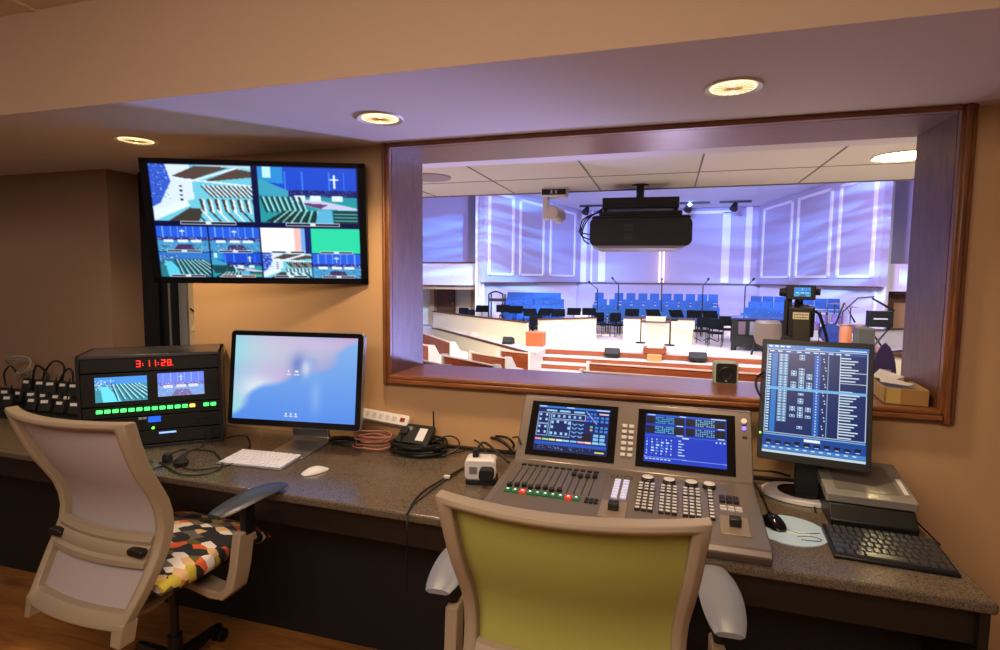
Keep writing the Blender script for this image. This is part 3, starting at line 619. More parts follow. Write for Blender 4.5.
coil('flat loops of black cable lying behind the stand of the big monitor', 'cable_bundle', (-1.56, 2.47, .742), .085, 3, .006, CABLE, sy=.5, seed=6, zt=.02)
ro = thing('network_box', 'small black box with white label and short stick antenna sitting on the black cable coil', 'electronic box', (-1.185, 2.50, .812), (math.radians(28), math.radians(3), math.radians(4))); ro.scale = (.88, .88, .88)
obj('body', MB().rbox(-.098, .098, -.075, .075, -.018, .018, .012, 'z'), DARK, ro, bevel=.003)
obj('label', B(.015, .062, -.052, .045, .018, .0195), PK, ro, label='white rectangular label')
obj('panel_light', B(-.06, -.03, .02, .05, .018, .019), mat('grey legend', (120, 120, 120), .5), ro)
obj('antenna', MB().cyl((.085, .07, 0), (.085, .1, .11), .0055, .004, n=8), RUB, ro)
obj('plug', MB().box(-.08, -.045, -.02, .03, .018, .032).tube([(-.062, -.02, .025), (-.06, -.07, .03), (-.05, -.1, -.02)], .004), RUB, ro)
cable('black cable crossing the desk from the coil to the white power adapter', px((440, 434), (462, 436), (478, 442, .80), (486, 452, .80), (487, 462, .80)), .004)
cable('black cable looping out of the right side of the coil', px((432, 442, .79), (448, 436, .82), (458, 440, .81), (457, 450, .77), (438, 457), (412, 456)), .004)
cable('thin dark cable trailing in a shallow curve below the cable coil', px((406, 452), (420, 456), (445, 455), (470, 449)), .003)
cw = cable('thin black cable running forward over the desk edge with a small white tag', px((472, 463), (445, 478), (420, 494), (408, 512), (407, 516, .74), (407, 540, .66), (406, 590, .45)), .0035)
tg = atZ(447, 477, .752); obj('tag', B(tg.x-.012, tg.x+.012, tg.y-.008, tg.y+.008, .748, .758), WHITE, cw, label='white tag')
cable('second thin black cable running beside the tagged one to the desk edge', px((468, 466), (440, 484), (424, 496), (413, 505), (406, 515)), .003)
cable('bundle of black cables rising from the desk to the left side of the console', px((488, 437, .80), (500, 440, .82), (508, 446, .80), (515, 452, .78)), .009)
cable('black power cord beside the left end of the console', px((496, 436, .82), (508, 438, .84), (514, 446, .80), (507, 452, .77)), .006)
wa = thing('power_adapter', 'white blocky power adapter with black plugs beside the left end of the console', 'power adapter', (-.735, 2.19, .74), math.radians(12))
obj('body', MB().rbox(-.065, .065, -.04, .05, .018, .105, .018, 'y'), WHITE, wa, bevel=.006)
obj('base', MB().rbox(-.06, .07, -.05, .05, 0, .02, .01, 'z'), DARK, wa)
obj('socket', B(-.045, -.012, -.043, -.04, .045, .075), mat('grey socket', (120, 118, 118), .5), wa)
obj('plug', MB().rbox(.0, .06, -.085, -.04, .03, .08, .016, 'y'), RUB, wa, bevel=.004)
obj('plug', MB().box(-.035, -.01, -.01, .03, .105, .14), RUB, wa, bevel=.004)
obj('cord', MB().tube([(-.02, .01, .135), (.01, .03, .16), (.07, .02, .12), (.12, -.01, .09)], .006), CABLE, wa)

# ------------------------------------------------------------------ lighting console
CON = mat('warm silver console body', (126, 115, 106), .34, .5)
KEYW = mat('grey white key', (205, 200, 196), .4); KEYD = mat('black key', (24, 22, 22), .4)
co = thing('lighting_console', 'silver lighting console with two blue touchscreens, faders and key banks', 'lighting console', (-.141, 1.99, .74), math.radians(-1.2))
hw = .475
b = MB(); sec = [(-.195, .0), (-.215, .03), (-.2, .052), (.272, .088), (.44, .33), (.47, .33), (.47, .0)]
b.loft([[Vector((x, y, z)) for y, z in sec] for x in (-hw, hw)])
obj('body', b, CON, co, bevel=.005)
obj('base_tray', B(-hw+.01, hw-.01, -.19, .46, 0, .03), DARK, co)
up_t = math.atan2(.44-.272, .33-.088)        # slope of the upright face
UP = Matrix.Translation((0, .356, .209)) @ Matrix.Rotation(-up_t, 4, 'X')
def on_up(x0, x1, z0, z1, d=.003, back=.002): return MB().box(x0, x1, -d, back, z0, z1, UP)
for nm, x, cv in (('touchscreen', -.243, magic_image()), ('touchscreen', .222, cue_image())):
    o = obj(nm, on_up(x-.19, x+.19, -.125, .125, .004), DARKG, co, bevel=.001)
    e = UP.to_euler(); screen('display_panel', cv, .315, .205, 1.05, o, tuple(UP @ Vector((x, -.0055, .002))), e)
k = 0
for i in range(6):
    for jx in (-.022, .006): obj('display_key', on_up(jx-.008, jx+.012, .035-.025*i, .049-.025*i, .008), KEYW, co, bevel=.001)
obj('power_button', MB().cyl(UP @ Vector((.445, -.008, .105)), UP @ Vector((.445, 0, .105)), .011), WHITE, co)
obj('indicator_light', MB().cyl(UP @ Vector((.445, -.006, .075)), UP @ Vector((.445, 0, .075)), .008), mat('violet led', (120, 90, 255), .3, emit=(110, 90, 255), es=2.5), co)
obj('usb_port', on_up(.438, .456, .035, .042, .004), DARK, co)
fs = math.atan2(.088-.052, .472)
FP = Matrix.Translation((0, .036, .070)) @ Matrix.Rotation(fs, 4, 'X')
def on_f(x0, x1, y0, y1, h, z0=-.002): return MB().box(x0, x1, y0, y1, z0, h, FP)
# fader bank
obj('fader_panel', on_f(-.45, -.065, -.2, .2, .0012), mat('fader panel', (112, 102, 94), .4, .4), co)
fadey = [.0, .0, .0, .0, .0, .0, .0, .0, .145, .145, .145, .145]
GRB = mat('green button', (20, 96, 60), .4, emit=(20, 110, 60), es=.25); RDB = mat('red button', (190, 50, 40), .4, emit=(210, 50, 40), es=.5)
for i in range(12):
    x = -.415+.0275*i
    obj('fader_slot', on_f(x-.002, x+.002, -.035, .16, .002), DARK, co)
    y = -.03+(.0 if i < 8 else .15)+(.006*(i % 3))
    obj('fader_knob', on_f(x-.009, x+.009, y-.01, y+.01, .014), DARK, co, bevel=.002)
    obj('select_button', on_f(x-.009, x+.009, .172, .184, .006), KEYD, co)
for i in range(10):
    x = -.41+.0288*i
    f = obj('bump_button', on_f(x-.012, x+.012, -.085, -.056, .009), (RDB if i in (2, 8) else GRB), co, bevel=.0015, label='red bump button' if i in (2, 8) else None)
    obj('button_light', on_f(x-.004, x+.004, -.073, -.066, .0102), mat('pale button light', (235, 245, 240), .4, emit=(230, 250, 240), es=.5), f)
for i in range(6): obj('page_button', on_f(-.112+.017*(i % 3)-.007, -.112+.017*(i % 3)+.006, -.09+.018*(i//3), -.076+.018*(i//3), .008), KEYD, co)
text('brand_lettering', 'GIO', .05, mat('dark lettering', (70, 60, 52), .5), co, tuple(FP @ Vector((-.012, .165, .0015))), (fs, 0, 0))
for i in range(7):
    for jx in (-.024, .008): obj('display_key', on_f(jx-.009, jx+.013, .122-.024*i, .138-.024*i, .006), mat('lit blue white key', (205, 210, 235), .4, emit=(170, 180, 235), es=.3), co, bevel=.001)
# crossfader blocks
for x, y in ((-.015, -.12), (.378, -.12)):
    o = obj('master_fader', on_f(x-.045, x+.045, y-.055, y+.07, .004), mat('fader plate', (160, 142, 122), .3, .5), co, bevel=.001)
    obj('fader_handle', on_f(x-.016, x+.02, y-.005, y+.028, .03), DARK, o, bevel=.004)
# key banks
for bi, (x0, nc) in enumerate(((.066, 3), (.146, 3), (.226, 3), (.312, 1))):
    w_ = MB().lathe([(.024, 0), (.024, .008), (.018, .012), (.018, .016), (0, .017)], n=20, M=FP @ Matrix.Translation((x0+(nc-1)*.0108, .165+0.0*bi, 0)))
    wh = obj('encoder_wheel', w_, DARK, co); obj('encoder_cap', MB().lathe([(.021, .0165), (.015, .0185), (0, .0185)], n=20, M=FP @ Matrix.Translation((x0+(nc-1)*.0108, .165, 0))), KEYW, wh)
    for c_ in range(nc):
        for r_ in range(9):
            yy = .118-.0245*r_-(.006 if r_ > 2 else 0)
            x = x0+.0216*c_
            o = obj('key', on_f(x-.009, x+.009, yy-.0105, yy+.0105, .009), KEYD, co, bevel=.001); 
            obj('key_top', on_f(x-.0072, x+.0072, yy-.004, yy+.0085, .0098), KEYW, o)
for c_ in range(3):
    for r_ in range(2): obj('playback_key', on_f(.352+.023*c_-.01, .352+.023*c_+.009, .075-.026*r_, .096-.026*r_, .01), KEYD, co, bevel=.001, label=None)
    obj('status_key', on_f(.352+.025*c_-.011, .352+.025*c_+.01, .01, .022, .005), KEYW, co); obj('status_key', on_f(.352+.025*c_-.011, .352+.025*c_+.01, -.01, .002, .005), KEYW, co)
gc = MB().tube([(-.5, .33, .16), (-.47, .31, .17), (-.455, .3, .14)], .004)
lamp = obj('console_light', gc, DARK, co)

# ------------------------------------------------------------------ right hand monitor and what stands around it
rm = thing('computer_monitor', 'tall portrait monitor with black frame showing rows of blue and white symbols', 'monitor', (.554, 2.37, .74), math.radians(-9.8))
w, h = .377, .471; hd = obj('case', MB().rbox(-w/2, w/2, 0, .045, -h/2, h/2, .008, 'y').box(-w*.3, w*.3, .045, .07, -h*.3, h*.3), DARK, rm, loc=(0, -.02, .401), rot=(math.radians(-11.9), 0, 0), bevel=.002)
screen('display_panel', patch_image(), w-.034, h-.05, 1.0, hd, (0, -.0015, .004))
obj('power_light', MB().cyl((-w/2+.008, -.003, -h/2+.1), (-w/2+.008, .001, -h/2+.1), .004), mat('green led', (100, 255, 60)), hd)
obj('stand_neck', MB().box(-.05, .05, .035, .075, .02, .33), DARK, rm, bevel=.004)
obj('stand_foot', MB().lathe([(.93, 0), (1, .003), (.99, .016), (.9, .02), (0, .024)], n=32, M=Matrix.Translation((-.02, .06, 0)) @ Matrix.Diagonal((.15, .115, 1, 1))), WHITE, rm, label='white oval foot')
obj('foot_inlay', MB().lathe([(1, .0), (1, .004), (0, .005)], n=24, M=Matrix.Translation((-.02, .05, .022)) @ Matrix.Diagonal((.09, .075, 1, 1))), DARKG, rm)
cable('black cable hanging down the left side of the portrait monitor', px((764, 372, 1.25), (757, 378, 1.22), (756, 386, 1.2), (760, 395, 1.18)), .005)
cable('straight black cord dropping behind the left side of the portrait monitor', px((757, 430, .95), (755, 445, .88), (752, 470, .76)), .005)
cable('black cord running level from the console to the portrait monitor', px((742, 470, .80), (752, 470, .80), (775, 472, .80), (790, 476, .78)), .005)
cable('thin black cable curling over the monitor foot and down to the black mouse', px((790, 440, .93), (800, 448, .90), (800, 460, .84), (805, 480, .765), (812, 498), (816, 512)), .0035)
cable('mouse cable curving up from the black mouse to behind the console', px((770, 514, .76), (764, 500), (758, 488), (752, 480)), .003)
mpz = atZ(790, 529, .745)
mpad = thing('mouse_pad', 'rounded pale blue mouse pad with thin white and black line drawing', 'mouse pad', (mpz.x, mpz.y, .74), math.radians(-8))
obj('pad', MB().lathe([(1, 0), (1, .003), (.0, .0035)], n=36, M=Matrix.Diagonal((.118, .125, 1, 1))), mat('pale blue pad', (176, 204, 224), .6), mpad)
obj('printed_lines', MB().tube([(.02, -.05, .0035), (.06, -.03, .0035), (.09, -.04, .0035), (.08, -.06, .0035), (.03, -.07, .0035)], .0016).tube([(-.02, .0, .0035), (.03, -.02, .0035), (.09, .01, .0035)], .0016), DARK, mpad)
obj('printed_text', B(-.03, .06, -.03, -.005, .0034, .0038), mat('pale print', (214, 226, 226), .6), mpad)
q = atZ(773, 523, .75)
m2 = thing('computer_mouse', 'black optical mouse resting on the pale blue pad', 'mouse', (q.x, q.y, .7445), math.radians(22))
obj('shell', mouse('', 0, 0, .115, .068, .036, 0), DARKG, m2)
obj('scroll_wheel', MB().cyl((-.003, .025, .034), (.003, .025, .034), .008, n=14), RUB, m2); obj('base', MB().lathe([(.95, 0), (1, .003), (.95, .006)], M=Matrix.Diagonal((.03, .054, 1, 1))), RUB, m2)
kq = [atZ(826, 530, .76), atZ(903, 527, .76), atZ(961, 572, .75), atZ(845, 557, .75)]
kc = atZ(888, 549, .755)
R6b = [[1]*15, [1]*13+[2], [1.5]+[1]*12+[1.5], [1.8]+[1]*11+[2.2], [2.3]+[1]*10+[1.7, 1], [1.3, 1.3, 1.3, 5.5, 1.3, 1.3, 1, 1, 1]]
keyboard('keyboard', 'compact black keyboard at the right end of the desk', 0, 0, (.695, 2.0, .74), math.radians(-4), .325, .215, R6b, (DARK, mat('smoky keycap', (60, 60, 62), .25)), .012, .012, .006)
# clear-lidded box
bx = thing('desktop_terminal', 'low black device with a grey translucent sloping top standing behind the black keyboard', 'electronic device', (.715, 2.27, .74), math.radians(-4))
W2 = .262
b = MB(); b.loft([[Vector((x, y, z)) for y, z in ((-.125, 0), (-.13, .03), (-.085, .075), (-.07, .075), (.22, .115), (.22, .0))] for x in (-W2/2, W2/2)])
obj('base', b, DARK, bx, bevel=.004)
sl = math.atan2(.04, .29); SM = Matrix.Translation((0, .075, .099)) @ Matrix.Rotation(sl, 4, 'X')
obj('cover', MB().rbox(-W2/2-.008, W2/2+.008, -.16, .155, .0, .03, .008, 'z', M=SM), mat('clear acrylic lid', (196, 190, 180), .12, trans=.55, spec=.6), bx, bevel=.003)
obj('display_bezel', MB().rbox(-W2/2+.03, W2/2-.035, -.115, .115, .0302, .0312, .004, 'z', M=SM), mat('grey lcd glass', (112, 106, 98), .2), bx)
obj('side_label', MB().box(W2/2-.02, W2/2-.006, -.1, .02, .0302, .0315, SM), WHITE, bx)
cable('black cable from the terminal to the back of the black keyboard', px((907, 513, .76), (925, 530, .75), (940, 545, .75)), .003)

# things on the window stool
sb = thing('small_speaker', 'small square black speaker with pale green rim standing on the window ledge', 'speaker', (.286, 2.90, 1.10), math.radians(2))
obj('case', MB().rbox(-.056, .056, -.02, .055, .0, .106, .014, 'y'), mat('pale green rim', (168, 178, 150), .5), sb, bevel=.002)
obj('grille', MB().rbox(-.046, .048, -.024, -.02, .006, .1, .01, 'y'), RUB, sb)
obj('cone', MB().lathe([(.035, 0), (.03, .004), (.012, .001), (.0, .003)], n=20, M=Matrix.Translation((0, -.024, .05)) @ Matrix.Rotation(PI/2, 4, 'X')), DARK, sb)
obj('badge', B(-.004, .004, -.0265, -.024, .014, .022), PK, sb)
CARD = mat('yellow brown cardboard', (198, 166, 96), .8, noise=.06, nscale=20); CARD2 = mat('brown cardboard', (164, 120, 66), .8, noise=.08, nscale=20)
cb = thing('cardboard_box', 'long shallow yellow-brown cardboard box with open flaps on the right end of the ledge', 'box', (.965, 2.78, 1.102), math.radians(-6))
b = MB(); b.box(-.075, -.07, -.16, .16, 0, .065); b.box(.07, .075, -.16, .16, 0, .065); b.box(-.075, .075, -.16, -.155, 0, .065); b.box(-.075, .075, .155, .16, 0, .065); b.box(-.075, .075, -.16, .16, 0, .004)
obj('tray', b, CARD, cb)
obj('front_face', B(-.02, .074, -.163, -.16, .001, .064), CARD2, cb)
obj('contents', B(-.069, .069, -.154, .154, .005, .05), mat('grey contents', (150, 146, 150), .6), cb)
fl = MB().prism([(-.06, .0, .066), (.02, -.1, .07), (.05, -.06, .072), (-.04, .1, .075)], (0, 0, .002)).prism([(-.07, .12, .068), (-.02, .0, .07), (.04, .05, .085), (-.03, .16, .1)], (0, 0, .002))
obj('paper_flap', fl, mat('white paper', (232, 230, 232), .7), cb)

# camera on the ledge
vc = thing('video_camera', 'black video camera seen from behind with small lit viewfinder screen and hand strap', 'video camera', (.575, 2.80, 1.07), math.radians(-13))
obj('body', MB().rbox(-.045, .062, -.05, .12, .285, .415, .008, 'z').rbox(-.05, .05, .12, .3, .31, .42, .02, 'y'), DARK, vc, bevel=.004)
obj('battery', MB().rbox(-.022, .05, -.075, -.05, .27, .4, .006, 'z'), mat('olive black battery', (46, 44, 36), .5), vc, bevel=.003)
obj('sticker', B(-.022, .04, -.0765, -.075, .365, .395), mat('cream sticker', (222, 212, 184), .6), vc)
lt = MB(); rr = random.Random(3)
for k in range(2):
    for i in range(9): x = -.017+.006*i; z = .385-.012*k; lt.box(x, x+.0035, -.0772, -.0765, z-.002+rr.uniform(-.001, .001), z+.003)
obj('scribble', lt, DARK, vc)
obj('lens', MB().cyl((0, .3, .365), (0, .4, .365), .045, .052, n=24), DARK, vc)
obj('handle', MB().tube([(-.01, -.02, .415), (-.01, -.01, .445), (0, .1, .455), (0, .2, .44), (0, .22, .415)], .011), DARK, vc)
vf = obj('viewfinder', MB().rbox(-.055, .062, -.06, -.01, .45, .515, .006, 'y'), DARK, vc, bevel=.003)
obj('viewfinder_knob', MB().cyl((-.055, -.035, .482), (-.082, -.035, .482), .02, .017), RUB, vf); obj('viewfinder_knob', MB().cyl((.062, -.035, .485), (.08, -.035, .485), .014), RUB, vf)
a = church(60, 36, 'stage'); a.a = a.a*.6+np.array([60, 180, 220])*.4; screen('viewfinder_display', a, .065, .04, 1.1, vf, (.01, -.061, .485))
obj('bracket', MB().box(-.05, -.03, -.03, 0, .4, .46).box(-.06, -.045, -.055, .0, .29, .45), DARK, vc)
obj('hand_strap', MB().loft([[Vector((x, y, z)), Vector((x+.012, y-.01, z+.004)), Vector((x+.012, y+.03, z+.004)), Vector((x, y+.04, z))] for x, y, z in ((.055, -.04, .40), (.075, -.045, .385), (.09, -.05, .34), (.105, -.05, .29), (.112, -.05, .25))]), RUB, vc)
obj('tripod_head', MB().box(-.03, .04, -.03, .08, .255, .285).cyl((0, .02, .12), (0, .02, .26), .02), DARK, vc)
for a in (.3, 2.4, 4.5): obj('tripod_leg', MB().cyl((0, .02, .15), (.085*math.cos(a), .02+.085*math.sin(a), .034), .008, .006, n=8), DARK, vc)

# ------------------------------------------------------------------ chairs
from bisect import bisect
def interp(tab, z):
    zs = [a for a, b in tab]; i = min(max(bisect(zs, z)-1, 0), len(tab)-2); t = (z-zs[i])/(zs[i+1]-zs[i]); t = min(max(t, 0), 1); v = [b for a, b in tab]; p1, p2 = v[i], v[i+1]; p0 = v[i-1] if i else 2*p1-p2; p3 = v[i+2] if i+2 < len(v) else 2*p2-p1
    return .5*(2*p1+(p2-p0)*t+(2*p0-5*p1+4*p2-p3)*t*t+(3*p1-p0-3*p2+p3)*t**3)
YT = [(.35, -.39), (.50, -.30), (.64, -.235), (.76, -.245), (.90, -.315), (1.00, -.355), (1.10, -.385)]
WT = [(.35, .262), (.50, .29), (.64, .292), (.76, .294), (.90, .306), (1.00, .314), (1.10, .322)]
def S(u, v, dy=0):
    z = .35+.75*v; return Vector((u*interp(WT, z), interp(YT, z)-(.03+.04*v)*(1-u*u)+dy, z))
def office_chair(name, label, dz, fab, padm, loc, rz, frame_m=CHBEI, wmul=1.0, k=.92):
    zr = 1.6*(1-k)+k*FZ; drop = (zr-FZ)/k
    r = thing(name, label, 'chair', (loc[0]*k, loc[1]*k, zr), rz, None); h = dz; r.scale = (wmul*k, k, k)
    def up(m): 
        m.v = [(x, y, z+h) for x, y, z in m.v]; return m
    per = []; N = 14
    for i in range(N): t = i/N; per.append((-1+2*t, 0, -1+2*t, 'b'))
    outer = [(-1+2*i/N, 0) for i in range(N)]+[(1, i/N) for i in range(N)]+[(1-2*i/N, 1) for i in range(N)]+[(-1, 1-i/N) for i in range(N)]
    def inner(u, v):
        ui = max(-.87, min(.87, u*.87)); vi = max(.065, min(.962, .065+v*.897)); return ui, vi
    R = []
    for u, v in outer:
        ui, vi = inner(u, v); a = S(u, v, .022); b = S(ui, vi, .018); c = S(ui, vi, -.018); d = S(u, v, -.022)
        mid = (c+d)/2+Vector((0, -.01, 0)); R.append([a, b, c, mid, d])
    obj('back_frame', up(MB().loft(R, closed=True)), frame_m, r, ang=50, bevel=.004)
    m = MB(); nu, nv = 16, 22; vs = []
    for jv in range(nv+1):
        for iu in range(nu+1): vs.append(S(-.885+1.77*iu/nu, (.055+.915*jv/nv), .012))
    vs += [p+Vector((0, .004, 0)) for p in vs]; o = (nu+1)*(nv+1)
    fs = []
    for jv in range(nv):
        for iu in range(nu): a = jv*(nu+1)+iu; fs.append((a, a+1, a+nu+2, a+nu+1)); fs.append((o+a, o+a+nu+1, o+a+nu+2, o+a+1))
    m.add(vs, fs); obj('mesh_back', up(m), fab, r)
    # lumbar band
    R = []
    for iu in range(17):
        u = -.87+1.74*iu/16; sag = 0
        P = [S(u, (z-.35)/.75, d) for z, d in ((.53, -.004), (.533, -.022), (.552, -.03), (.562, -.022), (.58, -.03), (.595, -.03), (.605, -.022), (.62, -.03), (.638, -.022), (.642, -.004))]; R.append(P)
    lb = obj('lumbar_support', up(MB().loft(R)), frame_m, r, ang=30)
    for u in (-.80, .74):
        p = S(u, .315, -.036); obj('lumbar_knob', up(MB().rbox(p.x-.038, p.x+.038, p.y-.012, p.y+.02, p.z-.014, p.z+.014, .012, 'y')), DARK, lb, bevel=.004)
    # struts from the back to the seat mechanism
    for sx in (-1, 1):
        a = S(sx*.93, .02); m = MB(); a = S(sx*.45, .0, .03); pts = [a+Vector((0, .0, .0)), a+Vector((-.01*sx, .06, -.03)), Vector((sx*.14, -.2, .31)), Vector((sx*.10, -.05, .33))]
        obj('back_strut', up(MB().tube(pts, .022, n=8)), frame_m, r)
        obj('frame_foot', up(MB().loft([[S(sx, .03, .03), S(sx*.84, .03, .02), S(sx*.84, .03, -.03), S(sx, .03, -.03)], [S(sx, -.0, .03)+Vector((0, .0, -.06)), S(sx*.86, 0, .02)+Vector((0, 0, -.05)), S(sx*.86, 0, -.03)+Vector((0, 0, -.05)), S(sx, 0, -.03)+Vector((0, 0, -.06))]])), frame_m, r, bevel=.004)
    # seat
    R = []
    for i in range(15):
        t = i/14; y = -.27+.55*t; e = min(1, 4*t+.35, 6*(1-t)+.3); w_ = .325*(.88+.12*math.sin(PI*min(1, t*1.2+.1))); crown = .018*math.sin(PI*t)-(.03*max(0, t-.8)/.2)
        th = .055*min(1, e+.2)
        R.append([Vector((w_*math.copysign(abs(math.cos(a))**.55, math.cos(a)), y, .43+crown+th*math.copysign(abs(math.sin(a))**.7, math.sin(a)))) for a in [2*PI*k/20 for k in range(20)]])
    obj('seat', up(MB().loft(R)), SEAT, r, ang=60)
    obj('seat_pan', up(MB().rbox(-.235, .235, -.2, .22, .36, .39, .06, 'z')), DARK, r, bevel=.01)
    # arms
    for sx in (-1, 1):
        rg = [[Vector((sx*x_+a_*.02*nx, yy_+b_*.042, z_+a_*.018*nz)) for a_, b_ in ((-1, -1), (1, -1), (1, 1), (-1, 1))] for x_, z_, nx, nz, yy_ in ((.14, .335, 0, 1, -.03), (.30, .315, 0, 1, -.035), (.36, .32, -sx*.5, .9, -.035), (.395, .35, -sx*.95, .3, -.03), (.402, .42, -sx, 0, -.015), (.405, .57, -sx, 0, .01))]
        ar = obj('armrest', up(MB().loft(rg)), frame_m, r, ang=50, bevel=.006)
        obj('arm_post', up(MB().rbox(sx*.41-.016, sx*.41+.016, -.005, .055, .55, .69, .01, 'z')), DARK, ar, bevel=.003)
        R = []
        for i in range(13):
            t = i/12; y = -.14+.36*t; w_ = .062*(math.sin(PI*(.08+.84*t))**.35); z = .70-.012*abs(t-.55)**1.5*3
            R.append([Vector((sx*.412+w_*x_, y, z+.013*z_*min(1, .6+5*t, .6+5*(1-t)))) for x_, z_ in ((-1, -.2), (-.8, .6), (-.3, 1), (.3, 1), (.8, .6), (1, -.2), (.7, -1), (-.7, -1))])
        obj('arm_pad', up(MB().loft(R)), padm, ar, ang=60)
    # column and base
    obj('mechanism', up(MB().rbox(-.13, .13, -.12, .12, .30, .365, .03, 'z')), DARK, r, bevel=.006)
    obj('gas_column', MB().cyl((0, 0, .09-drop), (0, 0, .22-drop), .03).cyl((0, 0, .2-drop), (0, 0, .34+h), .018), DARK, r)
    for k in range(5):
        a = 2*PI*k/5+.5; d = Vector((math.cos(a), math.sin(a), 0)); n_ = Vector((-d.y, d.x, 0)); dz_ = Vector((0, 0, -drop))
        R = [[d*t+n_*w_+Vector((0, 0, z0)), d*t-n_*w_+Vector((0, 0, z0)), d*t-n_*w_*.7+Vector((0, 0, z1)), d*t+n_*w_*.7+Vector((0, 0, z1))] for t, w_, z0, z1 in ((.02, .032, .075, .13), (.15, .025, .072, .112), (.29, .018, .066, .092))]
        R = [[p+dz_ for p in q] for q in R]
        lg = obj('base_leg', MB().loft(R), DARK, r, bevel=.004)
        c_ = d*.285+dz_; cs = MB()
        for s_ in (-.016, .016): cs.cyl(c_+n_*(s_-.009)+Vector((0, 0, .031)), c_+n_*(s_+.009)+Vector((0, 0, .031)), .03, n=16)
        cs.cyl(c_+Vector((0, 0, .04)), c_+Vector((0, 0, .075)), .01); obj('caster', cs, RUB, lg)
    return r
office_chair('office_chair', 'warm grey office chair with pale grey mesh back and leaf-print seat at left', .05, mesh_fabric('pale grey mesh', (176, 164, 164)), CHPAD, (-2.03, 1.825, FZ), math.radians(-4))
office_chair('office_chair', 'office chair with yellow-green mesh back pushed up to the lighting console', .015, mesh_fabric('yellow green mesh', (168, 162, 78)), CHPADL, (-.232, 1.66, FZ), math.radians(3), wmul=1.01)

# ================================================================== THE SANCTUARY BEYOND THE WINDOW
SZ = -.55; GZ = -1.3; CXX = -.4
LAV = mat('lavender wall panel', (184, 176, 202), .8); PALE = mat('pale wall paint', (232, 226, 232), .75); PILA = mat('white pilaster', (240, 236, 238), .6)
STG = mat('pale stage floor', (236, 220, 214), .5); CARPB = mat('sanctuary carpet', (196, 190, 186), .9)
PEW = wood('red brown pew wood', (122, 52, 22), (168, 84, 42), (1, 8, 8), .4, 2); BRN = mat('brown wood rail', (96, 58, 36), .5); DOORW = wood('brown door wood', (84, 46, 26), (120, 70, 42), (8, 8, 1), .5, 2)
STEPW = wood('red brown step wood', (142, 66, 34), (176, 92, 52), (1, 6, 6), .5, 2)
struct('floor_sanctuary', B(-14, 14, 3.0, 33, GZ-.1, GZ), CARPB)
# low tiled ceiling just outside the window
TC = 2.40
tcm = struct('ceiling_balcony', B(-6, 6, 2.97, 5.13, TC, TC+.25), mat('ceiling tile', (226, 212, 196), .85, noise=.04, nscale=90))
g = MB(); GR = mat('ceiling grid seam', (120, 108, 104), .6)
for k in range(-5, 7):
    x = -1.37+.803*(k) if False else .195+.80*k*.995-.0; g.box(x-.005, x+.005, 2.97, 5.13, TC-.004, TC)
for y in (3.62, 4.42): g.box(-6, 6, y-.004, y+.004, TC-.003, TC)
g.box(-6, 6, 5.115, 5.135, TC-.008, TC+.25); obj('ceiling_seams', g, GR, tcm)
struct('ceiling_sanctuary', B(-14, 14, 5.13, 33, 5.37, 5.5), mat('sanctuary ceiling paint', (226, 222, 234), .85))
struct('wall_rear', B(-14, 14, 2.95, 3.0, 2.9, 5.4), PALE)
tag(obj('ceiling_speaker', MB().lathe([(.17, 0), (.165, -.012), (.15, -.014), (0, -.012)], c=(-1.83, 4.13, TC), n=32), mat('speaker grille cloth', (168, 150, 152), .7)), 'round flush speaker grille in the tiled ceiling beyond the window', 'ceiling speaker')
r = thing('recessed_light', 'bright round recessed light in the tiled ceiling beyond the window at right', 'ceiling light', (1.40, 4.17, TC))
obj('trim_ring', MB().lathe([(.155, .002), (.155, -.001), (.175, -.01), (.17, .002)], n=32), WHITE, r)
obj('diffuser', MB().lathe([(.155, -.003), (0, -.003)], n=32), mat('bright lamp', (255, 250, 230), .5, emit=(255, 244, 205), es=6), r)

# ptz camera
pz = thing('robotic_camera', 'white robotic camera hanging from the front edge of the tiled ceiling', 'camera', (-.985, 4.95, TC), math.radians(4))
obj('mount', MB().rbox(-.115, .115, -.08, .08, -.075, 0, .02, 'z'), WHITE, pz, bevel=.006)
obj('connector_panel', B(-.105, .105, -.083, -.078, -.06, -.012), DARK, pz)
for x in (-.02, .02): obj('socket', B(x-.008, x+.008, -.086, -.083, -.05, -.02), mat('socket metal', (190, 190, 190), .4), pz)
obj('arm', MB().rbox(-.10, -.055, -.06, .06, -.27, -.07, .015, 'y'), WHITE, pz, bevel=.006)
obj('head', MB().cyl((-.02, -.07, -.21), (.03, .12, -.225), .062, .066, n=24), mat('warm white plastic', (220, 208, 200), .45), pz, bevel=.006)

# projector
pj_ = thing('projector', 'large black projector hanging on a pole from the tiled ceiling', 'projector', (-.245, 4.9, TC), math.radians(5))
Z = -.2
obj('ceiling_pole', MB().cyl((0, 0, -.12), (0, 0, 0), .032, n=16).cyl((0, 0, -.012), (0, 0, 0), .07, n=20), DARK, pj_)
obj('mount_plate', MB().rbox(-.31, .31, -.1, .1, -.205, -.115, .01, 'z'), DARK, pj_, bevel=.005)
obj('mount_frame', MB().box(-.30, -.27, -.08, .08, -.25, -.2).box(.27, .3, -.08, .08, -.25, -.2).rbox(-.335, .335, -.12, .12, -.265, -.23, .02, 'z').box(-.16, .16, -.05, .05, -.3, -.25).box(-.33, -.2, -.1, .1, -.31, -.26).box(.2, .33, -.1, .1, -.31, -.26), DARK, pj_, bevel=.003)
obj('body', MB().rbox(-.405, .405, -.2, .42, -.518, -.295, .045, 'y').rbox(-.39, .39, -.195, .38, -.31, -.275, .02, 'y'), mat('projector black', (20, 20, 24), .5), pj_, bevel=.01)
